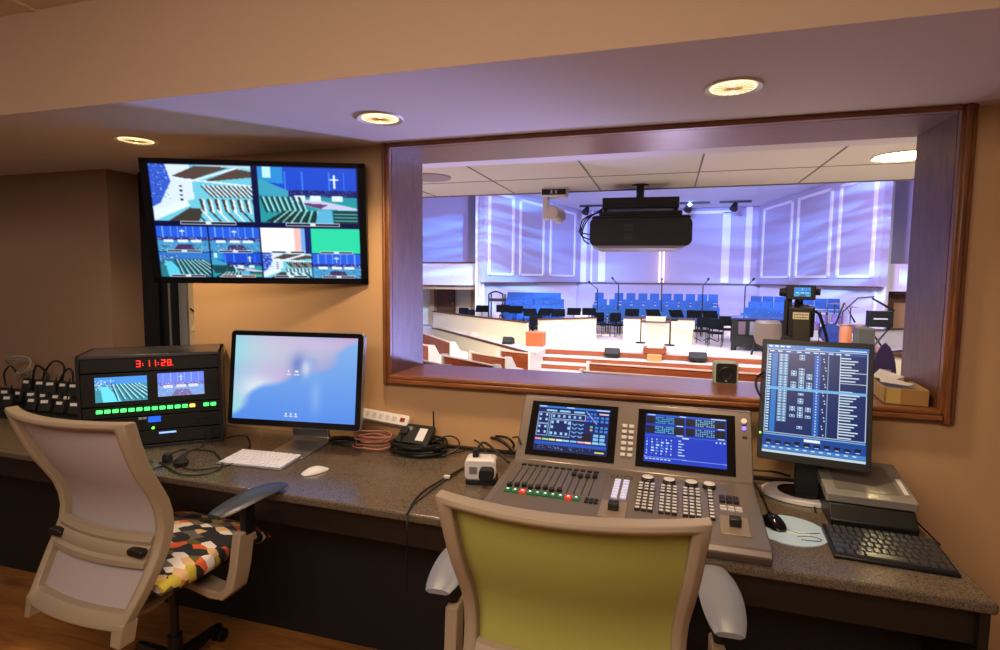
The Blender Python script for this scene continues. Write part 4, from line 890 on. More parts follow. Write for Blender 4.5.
obj('belly', MB().loft([[Vector((x*w_, y*1.0, z)) for x, y in ((-1, -.19), (1, -.19), (1, .38), (-1, .38))] for w_, z in ((.38, -.515), (.32, -.54))]), mat('grey underside', (150, 145, 155), .5), pj_)
obj('vent_panel', MB().box(-.13, -.06, -.204, -.2, -.40, -.34).box(-.13, -.06, -.204, -.2, -.48, -.42), mat('vent grey', (40, 40, 44), .5), pj_)
t = MB()
for k in range(3): t.tube([(-.31, -.05, -.2-.01*k), (-.42-.02*k, -.06, -.28), (-.47-.012*k, -.08, -.38), (-.46-.015*k, -.1, -.46+.03*k), (-.41, -.1, -.5+.04*k)], .006)
obj('power_cables', t, CABLE, pj_)

# back walls --------------------------------------------------------
T = 5.36; RZ = 1.47
def seg(mb, a, b, y0, y1, z0, z1):          # box along the wall line a->b, in front (y0..y1 towards the hall)
    a = Vector(a+(0,)); b = Vector(b+(0,)); d = (b-a).normalized(); n = Vector((d.y, -d.x, 0)); 
    P = [a+n*y0, b+n*y0, b+n*y1, a+n*y1]; mb.prism([(p.x, p.y, z0) for p in P], (0, 0, z1-z0))
def wx(px_, Y): return atY(px_, 285, Y).x
YB = 31.0
xc = [wx(p, YB) for p in (577, 592, 598, 605, 720, 728, 743, 756)]
w = MB(); w.box(xc[0]-.3, xc[7]+.3, YB, YB+.3, SZ, T); struct('wall_center', w, LAV)
w = MB(); w.box(xc[3], xc[4], YB-.04, YB, RZ+.05, 5.05); struct('trim_2', w, LAV)
w = MB()
for x0, x1 in ((xc[2], xc[3]), (xc[4], xc[5])): w.box(x0, x1, YB-.15, YB, RZ+.03, 5.1)
w.box(xc[2], xc[5], YB-.15, YB, 5.05, 5.2); struct('trim_3', w, PILA)
w = MB(); 
for x0, x1 in ((xc[0], xc[0]+.5), (xc[6], xc[6]+.3), (xc[1]-.1, xc[1])): w.box(x0, x1, YB-.1, YB, RZ, T)
struct('trim_4', w, PILA)
L0 = (-4.80, 30.2); L1 = (-6.50, 23.5); R0 = (4.22, 31.0); R1 = (5.65, 24.8)
def along(A, Bp, px_):                      # point of the wall line A-B seen at column px_
    best = None
    for i in range(-200, 600):
        t = i/200; x = A[0]+(Bp[0]-A[0])*t; y = A[1]+(Bp[1]-A[1])*t; d = Vector((x, y, 0)); q = d.dot(_r)/d.dot(_f)*FPX+500
        if best is None or abs(q-px_) < best[0]: best = (abs(q-px_), (x, y))
    return best[1]
for side, A, Bp, ends, cols in (('left', L0, L1, (580, 484), ((574, 549), (543, 519), (513, 488))), ('right', R0, R1, (756, 879), ((761, 790), (795, 829), (836, 873)))):
    e0 = along(A, Bp, ends[0]); e1 = along(A, Bp, ends[1]); f = 1 if side == 'left' else -1
    w = MB(); w2 = MB(); w3 = MB(); w4 = MB()
    a_, b_ = (e1, e0) if side == 'left' else (e0, e1)
    seg(w, a_, b_, -.25, 0, RZ-.02, T); seg(w4, a_, b_, -.25, -.2, SZ, RZ); seg(w2, a_, b_, -.1, .09, RZ-.06, RZ+.0)
    for c0, c1 in cols:
        p0 = along(A, Bp, c0); p1 = along(A, Bp, c1); a1, b1 = (p1, p0) if side == 'left' else (p0, p1)
        v = Vector((b1[0]-a1[0], b1[1]-a1[1])).normalized(); k = .13
        ia = (a1[0]+v.x*k, a1[1]+v.y*k); ib = (b1[0]-v.x*k, b1[1]-v.y*k)
        seg(w3, a1, ia, 0, .06, RZ+.28, T-.22); seg(w3, ib, b1, 0, .06, RZ+.28, T-.22); seg(w3, a1, b1, 0, .06, T-.34, T-.22); seg(w3, a1, b1, 0, .06, RZ+.28, RZ+.38)
    m_ = struct('wall_'+side+'_angled', w, LAV); obj('panel_moulding', w3, PILA, m_); obj('beadboard', w4, PALE, m_); obj('wall_rail', w2, BRN, m_)
# rail across the middle with posts
w = MB(); w.box(xc[0]-.4, xc[7]+.4, YB-.25, YB-.15, RZ-.05, RZ); struct('trim_5', w, BRN)
# outer piers, bands and doors
def quadY(p0, p1, Y): a = atY(*p0, Y); b = atY(*p1, Y); return a.x, b.x, b.z, a.z
pL = (wx(476, 21.6), wx(485, 21.6)); struct('trim_6', B(pL[0], pL[1], 21.5, 22.2, SZ, T), PILA)
pR = (wx(874, 21.4), wx(888, 21.4)); struct('trim_7', B(pR[0], pR[1], 21.3, 22.2, SZ, T), PILA)
zb0, zb1 = atY(450, 286.5, 21.8).z, atY(450, 262, 21.8).z
w = MB().box(-13.5, pL[0], 21.8, 22.1, zb0, zb1); lb_ = struct('wall_left_band', w, PALE)
obj('band_moulding', MB().box(-13.5, pL[0], 21.74, 21.8, zb0, zb0+.06).box(-13.5, pL[0], 21.74, 21.8, zb1-.05, zb1), BRN, lb_)
obj('band_wood_edge', B(-13.5, pL[0], 21.8, 22.0, zb0-.12, zb0-.02), mat('tan wood', (190, 150, 104), .5), lb_)
struct('wall_left_upper', B(-13.5, pL[0]+.05, 22.9, 23.1, zb1-.3, T), LAV); struct('wall_left_lower', B(-13.5, pL[0]+.3, 24.2, 24.4, SZ, zb0+.6), CREAM)
x0, x1 = wx(437, 24.1), wx(455, 24.1); d = struct('door_2', B(x0, x1, 24.05, 24.15, SZ, zb0+.5), DOORW); obj('door_handle', B(x1-.12, x1-.06, 23.99, 24.05, .4, .5), ALU, d)
for q in (wx(433, 24.1), wx(474, 24.1)): struct('trim_8', B(q-.1, q+.12, 23.95, 24.2, SZ, zb0+.4), mat('tan wood', (190, 150, 104), .5))
zc0, zc1 = atY(900, 291.5, 21.6).z, atY(900, 264, 21.6).z
struct('wall_right_band', B(pR[1], 13.5, 21.6, 21.9, zc0, zc1), PALE); obj('band_moulding', MB().box(pR[1], 13.5, 21.54, 21.6, zc0, zc0+.08).box(pR[1]+.35, pR[1]+.4, 21.57, 21.6, zc0+.15, zc1-.1).box(pR[1]+.9, pR[1]+.95, 21.57, 21.6, zc0+.15, zc1-.1), BRN if False else PILA, bpy.data.objects['wall_right_band'])
struct('wall_right_upper', B(pR[1]-.05, 13.5, 22.7, 22.9, zc1-.3, T), LAV); struct('wall_right_lower', B(pR[0]-.6, 13.5, 24.2, 24.4, SZ, zc0+.6), PALE)
struct('trim_9', B(wx(858, 23), 13.5, 22.9, 23.0, zc0-.1, zc0+.1), BRN)
x0, x1 = wx(893, 22.5), wx(912, 22.5); d = struct('door_3', B(x0, x1+1, 22.45, 22.6, SZ, zc0-.05), mat('tan wood', (190, 150, 104), .5)); obj('door_frame', MB().box(x0-.25, x0, 22.3, 22.6, SZ, zc0).box(x0, x1+1, 22.3, 22.6, zc0-.35, zc0-.1), DOORW, d)
struct('trim_10', B(wx(858, 22.6), wx(865, 22.6), 22.5, 22.7, SZ, zc0), mat('grey column', (120, 112, 120), .6))
struct('wall_rear_right', B(13.5, 13.7, 5, 24.4, GZ, T), PALE); struct('wall_rear_left', B(-13.7, -13.5, 5, 24.4, GZ, T), PALE)

# cross with light behind it
cx_ = wx(661, YB-.3); cr = thing('cross', 'tall wall cross with glowing edges behind the pulpit', 'cross', (cx_, YB-.3, RZ+.03))
obj('upright', B(-.06, .06, -.05, .05, 0, 3.0), PALE, cr); obj('crossbar', B(-.7, .7, -.05, .05, 2.05, 2.2), PALE, cr)
GL = mat('warm backlight', (255, 220, 190), .5, emit=(255, 200, 160), es=2.2)
obj('edge_light', MB().box(-.14, -.06, .0, .06, 0, 3.0).box(.06, .14, .0, .06, 0, 3.0), GL, cr)

# track lights
for i, (p0, p1, ph, lb) in enumerate(((580, 608, 588, 'black track light rail left of the projector'), (680, 710, 690, 'black track light rail right behind the projector, with a glowing lamp'), (720, 752, 736, 'black track light rail right of the projector'))):
    Y = 28.6; a = atY(p0, 192.5, Y); b = atY(p1, 192.5, Y); c = atY(ph, 196, Y); z = 5.32
    r = thing('track_light', lb, 'track light', ((a.x+b.x)/2, Y, z), 0, 'track lights on the sanctuary ceiling'); h2 = (b.x-a.x)/2; hx = c.x-(a.x+b.x)/2
    obj('rail', MB().box(-h2, h2, -.06, .06, -.05, .05), DARK, r); 
    obj('spot_head', MB().cyl((hx, -.0, -.08), (hx-.1, -.2, -.36), .1, .19, n=14).cyl((hx, 0, -.0), (hx, 0, -.15), .04), DARK, r)
    if i == 1: obj('lamp', MB().lathe([(0, -.12), (.12, 0), (0, .12)], c=(hx, -.25, -.1), n=12), mat('blue white lamp', (170, 200, 255), .4, emit=(150, 190, 255), es=6), r)

# stage --------------------------------------------------------------
cl = [atZ(433, 327, SZ), atZ(480, 339, SZ), atZ(535, 353.5, SZ)]
C1 = [(p.x, p.y) for p in cl]; mir = lambda p: (2*CXX-p[0], p[1])
SL, SR = -3.6, 3.05
P = [(-13, 24.3), (-13, 23.6)]+C1+[(SL, 17.05), (SR, 16.85)]+[mir(p) for p in C1[::-1]]+[(13, 23.6), (13, 24.3), (13, 31), (-13, 31)]
struct('floor_stage', MB().prism([(x, y, GZ) for x, y in P], (0, 0, SZ-GZ)), STG)
e = MB(); 
for a, b in list(zip(C1[:-1], C1[1:]))+[(mir(C1[1]), mir(C1[0])), (mir(C1[2]), mir(C1[1]))]: seg(e, a, b, 0, .06, SZ-.06, SZ+.012)
struct('trim_11', e, BRN)
e = MB()
for a, b in list(zip(C1[:-1], C1[1:]))+[(mir(C1[1]), mir(C1[0])), (mir(C1[2]), mir(C1[1]))]: seg(e, a, b, 0, .04, GZ, SZ-.06)
struct('trim_12', e, CREAM)
stp = MB(); rs = MB()
for k in range(1, 4):
    z = SZ-.175*k; y0 = 17.0-.36*k
    stp.prism([(SL-.02*k, y0, z-.04), (SR+.1*k, y0-.2, z-.04), (SR+.1*k, 17, z-.04), (SL-.02*k, 17, z-.04)], (0, 0, .04))
    rs.prism([(SL-.02*k, y0+.02, GZ), (SR+.1*k, y0-.18, GZ), (SR+.1*k, 17, GZ), (SL-.02*k, 17, GZ)], (0, 0, z-.04-GZ))
rs.prism([(SL, 17.0, SZ-.15), (SR, 16.8, SZ-.15), (SR, 16.9, SZ-.15), (SL, 17.1, SZ-.15)], (0, 0, .12))
s_ = struct('floor_steps', stp, STG); obj('step_risers', rs, STEPW, s_)
def fence(label, pts, ztop, col=CREAM, zb=SZ):
    pts = [(p.x, p.y) if isinstance(p, Vector) else p for p in pts]; f_ = thing('choir_screen', label, 'low wall', (0, 0, 0), 0, 'low cream walls on the stage')
    m = MB(); c = MB(); d = MB()
    for a, b in zip(pts[:-1], pts[1:]):
        seg(m, a, b, -.1, 0, zb, ztop-.04); seg(c, a, b, -.14, .04, ztop-.04, ztop); seg(d, a, b, -.0, .03, zb, zb+.1)
    obj('panel', m, col, f_); obj('cap_rail', c, BRN, f_); obj('skirting', d, col, f_); return f_
fence('long cream low wall with brown cap at the left side of the stage', [atZ(433, 327.5, SZ), atZ(478, 335.5, SZ), atZ(526, 343.5, SZ)], .18)
fence('white low wall left of the pulpit, in front of the music stands', [atZ(539, 343, SZ), atZ(596, 340, SZ)], .27)
fence('white low wall directly behind the pulpit', [atZ(623, 340, SZ), atZ(694, 342.5, SZ)], .27)
F4 = [atZ(800, 344, SZ), atZ(858, 345, SZ)]; fence('white low wall behind the video camera at the right of the stage', F4, atY(830, 327.5, F4[0].y).z)
F5 = [atZ(872, 349, SZ), atZ(920, 346, SZ)]; fence('cream low wall at the far right of the stage behind the purple panel', F5, atY(885, 330, F5[0].y).z)
fl2 = MB(); a = atZ(880, 371, GZ+.4); 
ZQ = .0
q0 = atY(880, 352.5, 14.5); q1 = atY(912, 349, 14.5)
lw = thing('choir_screen', 'lower white wall with brown rail at right, half hidden by the portrait monitor', 'low wall', (0, 0, 0), 0, 'low cream walls on the stage')
obj('panel', B(q0.x-.6, q1.x+1, 14.5, 14.6, GZ, q0.z-.06), CREAM, lw); obj('cap_rail', B(q0.x-.6, q1.x+1, 14.44, 14.64, q0.z-.06, q0.z), BRN, lw)

# pulpit, wedges, wooden cube
pp = atZ(656, 346, SZ); pu = thing('pulpit', 'white pulpit with flared top and brown base at the front of the stage', 'pulpit', (pp.x, 17.15, SZ))
obj('plinth', MB().box(-.33, .33, -.28, .28, 0, .16), STEPW, pu, bevel=.01)
obj('column', MB().loft([[Vector((-a, -b, z)), Vector((a, -b, z)), Vector((a, b, z)), Vector((-a, b, z))] for a, b, z in ((.24, .2, .16), (.22, .18, .2), (.22, .18, .74), (.30, .24, .84), (.4, .3, .92))]), mat('white painted pulpit', (240, 234, 214), .5), pu)
obj('ledge', B(-.44, .44, -.33, .33, .92, .95), BRN, pu); obj('book_rest', MB().loft([[Vector((x, -.2, .95)), Vector((x, .25, .95)), Vector((x, .25, 1.05)), Vector((x, -.2, 1.1))] for x in (-.28, .28)]), mat('white painted pulpit', (240, 234, 214), .5), pu)
wb = atY(655, 352.5, 16.4); obj('front_step', B(-.2, .2, -.62, -.3, -.17, -.0), mat('light wood', (214, 160, 96), .5), pu)
def wedge(label, x0, x1, yb, z, Y):
    a = atY(x0, yb, Y); b = atY(x1, yb, Y); w_ = b.x-a.x; o = MB(); o.loft([[Vector((x, 0, 0)), Vector((x, .35, 0)), Vector((x, .35, .16)), Vector((x, .12, .24)), Vector((x, 0, .08))] for x in (-w_/2, w_/2)])
    r = thing('stage_monitor', label, 'stage speaker', ((a.x+b.x)/2, Y, z), 0, 'floor monitors on the stage'); obj('cabinet', o, RUB, r, bevel=.01); g_ = MB(); g_.loft([[Vector((x, -.004, .08)), Vector((x, .115, .242)), Vector((x, .11, .246)), Vector((x, -.008, .084))] for x in (-w_/2+.03, w_/2-.03)]); obj('grille', g_, mat('dark grille', (40, 38, 40), .6), r)
wedge('black wedge speaker on the step left of the pulpit', 604, 619, 358, SZ-.12, 16.7)
wedge('black wedge speaker on the step right of the pulpit', 689, 707, 361, SZ-.12, 16.6)
a = atZ(469, 338, SZ); wedge('black wedge speaker on the wooden ledge at the left of the stage', 502, 512, 338, SZ, 17.55)
a = atZ(534, 346.5, SZ); wc = thing('wooden_cube', 'orange-brown wooden box between the two low walls at left', 'box', (a.x, a.y, SZ)); obj('body', B(-.28, .28, 0, .5, 0, .42), mat('orange wood', (190, 104, 56), .5), wc, bevel=.01); obj('lid', B(-.3, .3, -.02, .52, .42, .45), mat('orange wood top', (210, 130, 80), .5), wc)

# choir chairs ---------------------------------------------------------
BLU = mat('bright blue upholstery', (22, 78, 150), .75, noise=.12, nscale=3)
ch = thing('choir_chair', 'x', 'chair', (0, 0, 0), 0, 'blue choir chairs')
obj('seat', MB().rbox(-.19, .19, -.22, .2, .4, .47, .04, 'z'), BLU, ch, bevel=.01)
obj('backrest', MB().loft([[Vector((x, .2+.03*abs(x)*0, .50)), Vector((x, .25, .50)), Vector((x, .31, .88)), Vector((x, .26, .88))] for x in (-.195, .195)]), BLU, ch, bevel=.012)
for sx in (-1, 1):
    for y in (-.2, .2):
        fr = MB().box(sx*.18-.012, sx*.18+.012, y-.012, y+.012, 0, .41)
        if y > 0: fr = MB().box(sx*.18-.012, sx*.18+.012, y-.012, y+.03, 0, .6)
        obj('leg', fr, STEEL, ch)
used = [False]
def put_chair(x, y, z, rz, label, src=ch, flag=used):
    if not flag[0]: src.location = (x, y, z); src.rotation_euler = (0, 0, rz); src['label'] = label; flag[0] = True
    else: dup(src, (x, y, z), rz, label)
RN = ['back row', 'second row from the back', 'third row from the back', 'front row']
DY = 1.0
tops = [(293.5, 25.4), (300, 24.3), (306, 23.2), (311.5, 22.1)]
tierm = MB()
for r_, (yp, Y) in enumerate(tops):
    zt = atY(655, yp, Y+.3).z-.88
    n = 11; x0 = wx(600, Y)-.0
    xs = [wx(p, Y) for p in ([599, 613+6, 631, 643, 655, 667, 679, 691, 703, 714] if r_ == 0 else [597+5*(r_ % 2)+11.9*i for i in range(11-(r_ % 2))])]
    for i, x in enumerate(xs): put_chair(x, Y, zt, random.uniform(-.04, .04), 'blue choir chair, %s from left, %s, middle block' % (ORD[i], RN[r_]))
    tierm.box(-4.0, 3.0, Y-.45, Y+.7, SZ, max(zt, SZ+.01)) if zt > SZ+.02 else None
for r_, (yp, Y) in enumerate([(292.5, 23.0), (298.5, 22.1), (304.5, 21.2), (310, 20.3)]):
    zt = max(atY(530, yp, Y+.3).z-.88, SZ)
    cols = ([511, 520, 529, 538, 547, 556] if r_ == 0 else [505-3*0+10.2*i+(3 if r_ % 2 else 0) for i in range(6)])
    for i, p in enumerate(cols): put_chair(wx(p, Y), Y, zt, .12, 'blue choir chair, %s from left, %s, left block' % (ORD[i], RN[r_]))
    if zt > SZ+.02: tierm.box(wx(483, Y)-.3, wx(560, Y), Y-.45, Y+.5, SZ, zt)
for r_, (yp, Y) in enumerate([(296.5, 23.6), (302, 22.7), (308, 21.8), (314, 20.9)]):
    zt = max(atY(780, yp, Y+.3).z-.88, SZ)
    cols = [[757, 769, 781], [755, 768, 781, 794], [751, 764, 777, 790], [748, 761, 774, 788]][r_]
    for i, p in enumerate(cols): put_chair(wx(p, Y), Y, zt, -.12, 'blue choir chair, %s from left, %s, right block' % (ORD[i], RN[r_]))
    if zt > SZ+.02: tierm.box(wx(748, Y), wx(800, Y)+.3, Y-.45, Y+.5, SZ, zt)
Y = 22.4; zt = max(atY(820, 298.5, Y+.3).z-.88, SZ)
for i, p in enumerate((809, 822, 835)): put_chair(wx(p, Y), Y, zt, -.2, 'blue choir chair beyond the video camera, %s of three from the left' % ORD[i])
tierm.box(wx(806, Y), wx(838, Y), Y-.4, Y+.5, SZ, zt)
struct('floor_risers', tierm, STG)

# music stands, black chairs, microphones
STANDB = mat('matt black stand', (7, 7, 9), .9, spec=.15)
ms_ = thing('music_stand', 'x', 'music stand', (0, 0, 0), 0, 'black music stands')
obj('desk', MB().loft([[Vector((x, -.12, .84)), Vector((x, -.14, .86)), Vector((x, .1, 1.1)), Vector((x, .12, 1.09))] for x in (-.25, .25)]), STANDB, ms_)
obj('pole', MB().cyl((0, 0, .1), (0, 0, .96), .018, n=8), DARK, ms_)
obj('tripod', MB().cyl((0, 0, .15), (.3, 0, 0), .014, n=6).cyl((0, 0, .15), (-.15, .26, 0), .014, n=6).cyl((0, 0, .15), (-.15, -.26, 0), .014, n=6), DARK, ms_)
bc = thing('orchestra_chair', 'x', 'chair', (0, 0, 0), 0, 'dark orchestra chairs')
obj('seat', MB().rbox(-.23, .23, -.22, .22, .42, .48, .04, 'z'), mat('dark chair cloth', (12, 14, 22), .85, spec=.2), bc, bevel=.01); obj('backrest', MB().rbox(-.23, .23, .2, .24, .55, .9, .05, 'y'), mat('dark chair cloth', (12, 14, 22), .85, spec=.2), bc, bevel=.01)
for sx in (-1, 1):
    for y in (-.2, .22): obj('leg', MB().cyl((sx*.21, y, 0), (sx*.21, y, .45 if y < 0 else .85), .014, n=6), STEEL, bc)
f1, f2 = [False], [False]; tierb = []
sl_ = [(482, 311, 20.9), (503, 307, 19.7), (516, 308, 19.4), (530, 311, 19.4), (545, 312, 19.8), (558, 313, 19.6), (574, 315, 20.6), (589, 315, 20.8)]
for i, (x, y, Y) in enumerate(sl_):
    p = atY(x, y-2, Y); z = max(SZ, min(p.z-1.1, SZ+.34)); tierb.append((p.x, Y, z)); lb = 'black music stand in the left orchestra area, %s from the left' % (ORD[i] if i < 14 else 'rearmost of the stands') ; loc = (p.x, Y, z); rz = random.uniform(-.6, .6)
    if not f1[0]: ms_.location = loc; ms_.rotation_euler = (0, 0, rz); ms_['label'] = lb; f1[0] = True
    else: dup(ms_, loc, rz, lb)
bb = MB()
for x, Y, z in tierb:
    if z > SZ+.02: bb.box(x-.4, x+.4, Y-.35, Y+.35, SZ, z)
if bb.v: struct('floor_risers_left', bb, STG)
for i, (x, y, Y) in enumerate([(632, 317, 20.9), (653, 317, 20.9), (676, 317, 20.9), (694, 318, 20.9), (710, 319, 20.9)]):
    p = atY(x, y-2, Y); dup(ms_, (p.x, Y, SZ), random.uniform(-.5, .5), 'black music stand in the row behind the pulpit, %s from the left' % ORD[i])
for i, (x, y, Y, w_) in enumerate([(462, 316, 22.3, 'left orchestra area'), (473, 316, 21.3, 'left orchestra area'), (536, 326, 18.95, 'left orchestra area'), (603, 318, 21.5, 'gap between the white low walls'), (618, 318, 21.5, 'gap between the white low walls'), (702, 322, 19.9, 'band area left of the piano'), (716, 324, 19.5, 'band area left of the piano'), (728, 321, 20.7, 'band area left of the piano')]):
    p = atY(x, y-6, Y); z = max(SZ, p.z-.95); k = {'left orchestra area': 0, 'gap between the white low walls': 3, 'band area left of the piano': 5}[w_]
    lb = 'dark orchestra chair in the %s, %s from the left there' % (w_, ORD[i-k]); loc = (p.x, Y, z); rz = random.uniform(-.8, .8)
    if not f2[0]: bc.location = loc; bc['label'] = lb; f2[0] = True
    else: dup(bc, loc, rz, lb)
p = atY(497, 294, 20.5); kb = thing('xylophone_frame', 'open black wheeled frame standing behind the music stands at far left', 'instrument stand', (p.x, 20.5, SZ))
m = MB(); hh = p.z-SZ
for x in (-.28, .28):
    for y in (-.15, .15): m.cyl((x, y, 0), (x, y, hh), .03, n=8)
m.tube([(-.28, -.15, hh), (0, -.15, hh+.1), (.28, -.15, hh)], .03).box(-.3, .3, -.16, .16, hh-.28, hh-.2); obj('frame', m, DARK, kb); obj('bars', B(-.28, .28, -.15, .15, hh-.2, hh-.17), mat('dark bars', (30, 26, 26), .4), kb)
p = atY(521, 325, 19.2); pk_ = thing('lectern_table', 'pinkish cross-shaped small table beside the music stands', 'table', (p.x, 19.0, SZ))
obj('top', B(-.28, .28, -.12, .12, p.z-SZ-.06, p.z-SZ+.0), mat('pink wood', (206, 150, 140), .6), pk_); obj('column', B(-.1, .1, -.08, .08, 0, p.z-SZ-.06), mat('pink wood', (206, 150, 140), .6), pk_)
def micstand(label, x, yb, yt, Y, boom=None):
    b = atY(x, yb, Y); t_ = atY(x, yt, Y); z0 = SZ; r = thing('microphone_stand', label, 'microphone stand', (b.x, Y, z0), 0, 'microphone stands on the stage')
    h_ = t_.z-z0; obj('pole', MB().cyl((0, 0, .02), (0, 0, h_), .022, n=8), STEEL, r); obj('base', MB().lathe([(.17, 0), (.17, .03), (.03, .05), (0, .05)], n=18), RUB, r)
    e_ = (0, 0, h_)
    if boom: q = atY(boom[0], boom[1], Y); e_ = (q.x-b.x, 0, q.z-z0); obj('boom', MB().cyl((0, 0, h_), e_, .018, n=6), DARK, r)
    obj('microphone', MB().cyl(e_, (e_[0]*1.08, -.1, e_[2]+.05), .04, .045, n=8), DARK, r)
micstand('microphone stand left of the pulpit', 640.5, 341.5, 318, 19.6); micstand('microphone stand right of the pulpit', 669.5, 343.5, 319, 19.2)
micstand('microphone stand with boom left of the middle choir block', 597, 312, 289, 22.6, (590, 283)); micstand('microphone stand with boom at the left third of the middle choir block', 618, 310, 285, 23.4, (613, 279))
micstand('tall microphone stand directly behind the pulpit', 661, 313, 280, 22.8); micstand('microphone stand with boom at the right third of the middle choir block', 702, 312, 286, 22.8, (708, 280)); micstand('microphone stand with boom right of the middle choir block', 744, 316, 287, 22.4, (753, 280))
dm = thing('music_stand', 'low dark stand with flat top beside the right microphone stand', 'music stand', (wx(672, 19.5), 19.5, SZ)); obj('desk', B(-.22, .22, -.12, .12, .8, .88), DARK, dm); obj('pole', MB().cyl((0, 0, 0), (0, 0, .8), .02, n=8), DARK, dm)

# piano
a = atY(732, 316, 18.6); b = atY(792, 344, 18.6); pi_ = thing('grand_piano', 'black grand piano with closed side panels to the right of the pulpit', 'piano', (a.x, 18.6, SZ), math.radians(-8))
W_ = b.x-a.x; top = a.z-SZ
body = [(0, 0), (W_, -.1), (W_+.1, .6), (W_*.8, 1.3), (W_*.4, 1.5), (0, 1.5)]
obj('case', MB().prism([(x, y, top-.62) for x, y in body], (0, 0, .5)), DARK, pi_, bevel=.02); obj('lid', MB().prism([(x-.03 if x == 0 else x, y-.04, top-.1) for x, y in body], (0, 0, .05)), mat('blue black lid', (50, 60, 110), .15), pi_)
obj('front_panel', MB().box(.0, .1, -.03, .0, 0, top-.1).box(.1, W_-.1, -.02, .0, .12, top-.55), DARK, pi_); 
for x, c_ in ((.3, (96, 80, 96)), (.62, (120, 120, 140)), (1.1, (110, 112, 130))): obj('music_rack', B(x-.1, x+.1, -.125, -.09, top-.55, top-.15), mat('grey rack %d' % c_[0], c_, .6), pi_)
for x, y in ((.1, .1), (W_-.1, .1), (W_*.3, 1.3)): obj('leg', MB().cyl((x, y, 0), (x, y, top-.6), .07, .09, n=12), DARK, pi_)
p = atY(768, 318, 17.65); dmk = thing('kettle_drum', 'grey-brown round drum at the right end of the piano', 'drum', (p.x, 17.65, SZ)); obj('bowl', MB().lathe([(.1, .25), (.3, .35), (.38, .6), (.36, .95), (.3, 1.02), (0, 1.03)], n=24), mat('grey brown drum', (120, 104, 92), .4), dmk)
obj('stand', MB().cyl((.3, 0, .5), (.4, 0, 0), .03, n=6).cyl((-.3, 0, .5), (-.4, 0, 0), .03, n=6).cyl((0, .3, .5), (0, .4, 0), .03, n=6), STEEL, dmk)

# drum kit, congas, keyboard, amp at right
p = atY(834, 322, 19.6); dkz = max(SZ, p.z-.7); kit = thing('drum_kit', 'drum kit with cymbals and microphone booms at the right of the stage', 'drum kit', (p.x, 19.9, dkz))
obj('platform', B(-.9, 1.2, -.8, .9, -.35, 0), mat('pink wood', (206, 150, 140), .6), kit)
obj('bass_drum', MB().cyl((0, -.25, .32), (0, .25, .32), .3, n=24), mat('blue drum', (50, 70, 130), .4), kit)
for x, z, r_ in ((-.28, .78, .16), (.16, .8, .16), (.5, .5, .2), (-.5, .55, .17)): obj('tom', MB().cyl((x, 0, z-.12), (x, -.03, z+.1), r_, n=18), mat('silver purple drum', (130, 110, 160), .35), kit)
for x, z in ((-.6, 1.1), (.55, 1.15), (.1, 1.25), (-.3, 1.0)): obj('cymbal', MB().lathe([(.24, 0), (.06, .03), (0, .05)], c=(x, .1, z), n=20), mat('brass cymbal', (170, 130, 110), .3, .7), kit); obj('cymbal_stand', MB().cyl((x, .1, 0), (x, .1, z), .016, n=6), STEEL, kit)
obj('boom', MB().tube([(.3, 0, 0), (.3, 0, 1.0), (.7, 0, 1.45), (1.15, 0, 1.5)], .02, smooth=False), DARK, kit); obj('boom', MB().tube([(.0, -.2, .4), (.28, -.2, 1.3), (.6, -.2, .7)], .03, smooth=False), DARK, kit)
p = atY(857, 312, 18.9); 
for i, dx in enumerate((-.17, .2)):
    c_ = thing('conga_drum', 'orange conga drum beside the drum kit, %s of two' % ('left one', 'right one')[i], 'drum', (p.x+dx-.1, 18.9, SZ+.0), 0, 'congas'); obj('shell', MB().lathe([(.13, .1), (.17, .45), (.16, .85), (.15, .9), (0, .9)], n=18), mat('orange conga', (214, 128, 80), .4), c_); obj('rim', MB().lathe([(.165, .84), (.165, .88), (.15, .88)], n=18), ALU, c_); obj('stand', MB().cyl((0, 0, 0), (0, 0, .15), .1, n=10), STEEL, c_)
Yk = 18.6; a = atY(871, 307, Yk); b = atY(893, 329, Yk); org = thing('stage_keyboard', 'black stage keyboard on a stand under a slanting boom at far right', 'keyboard instrument', ((a.x+b.x)/2, Yk, SZ)); hw_ = (b.x-a.x)/2; hz = a.z-SZ
obj('body', MB().box(-hw_, hw_, 0, .4, hz-.58, hz-.12), DARK, org, bevel=.01); obj('key_strip', B(-hw_*.7, hw_*.5, -.01, 0, hz-.36, hz-.32), WHITE, org)
obj('stand', MB().cyl((-hw_, .2, 0), (hw_, .2, hz-.58), .025, n=6).cyl((hw_, .2, 0), (-hw_, .2, hz-.58), .025, n=6), STEEL, org)
q = atY(876, 300, Yk); obj('boom', MB().cyl((hw_, 0, hz-.1), (q.x-(a.x+b.x)/2-.1, 0, q.z-SZ+.05), .03, n=6), DARK, org)
a = atY(858, 328, 16.4); b = atY(875, 341, 16.4); am = thing('speaker_cabinet', 'olive grey box speaker standing beside the cream wall at right', 'speaker', ((a.x+b.x)/2, 16.4, b.z-.25)); hw_ = (b.x-a.x)/2
obj('cabinet', B(-hw_, hw_, 0, .4, 0, a.z-b.z+.25), mat('olive grey cabinet', (92, 90, 82), .6), am, bevel=.02); obj('grille', B(-hw_+.04, hw_-.04, -.012, 0, .05, a.z-b.z+.2), mat('olive grille', (80, 78, 72), .8), am)
obj('stand', B(-.1, .1, .1, .3, GZ-(b.z-.25), 0), STEEL, am)
a = atY(886, 343, 9); b = atY(886, 384, 9); pu2 = thing('pointed_panel', 'purple pointed oval panel with small white label at right beyond the ledge', 'panel', (a.x, 9, b.z-.2)); hh = a.z-b.z+.2
P_ = [(.155*math.sin(PI*min(1, t*1.0))**.75*(1 if True else 0), t) for t in [i/16 for i in range(17)]]
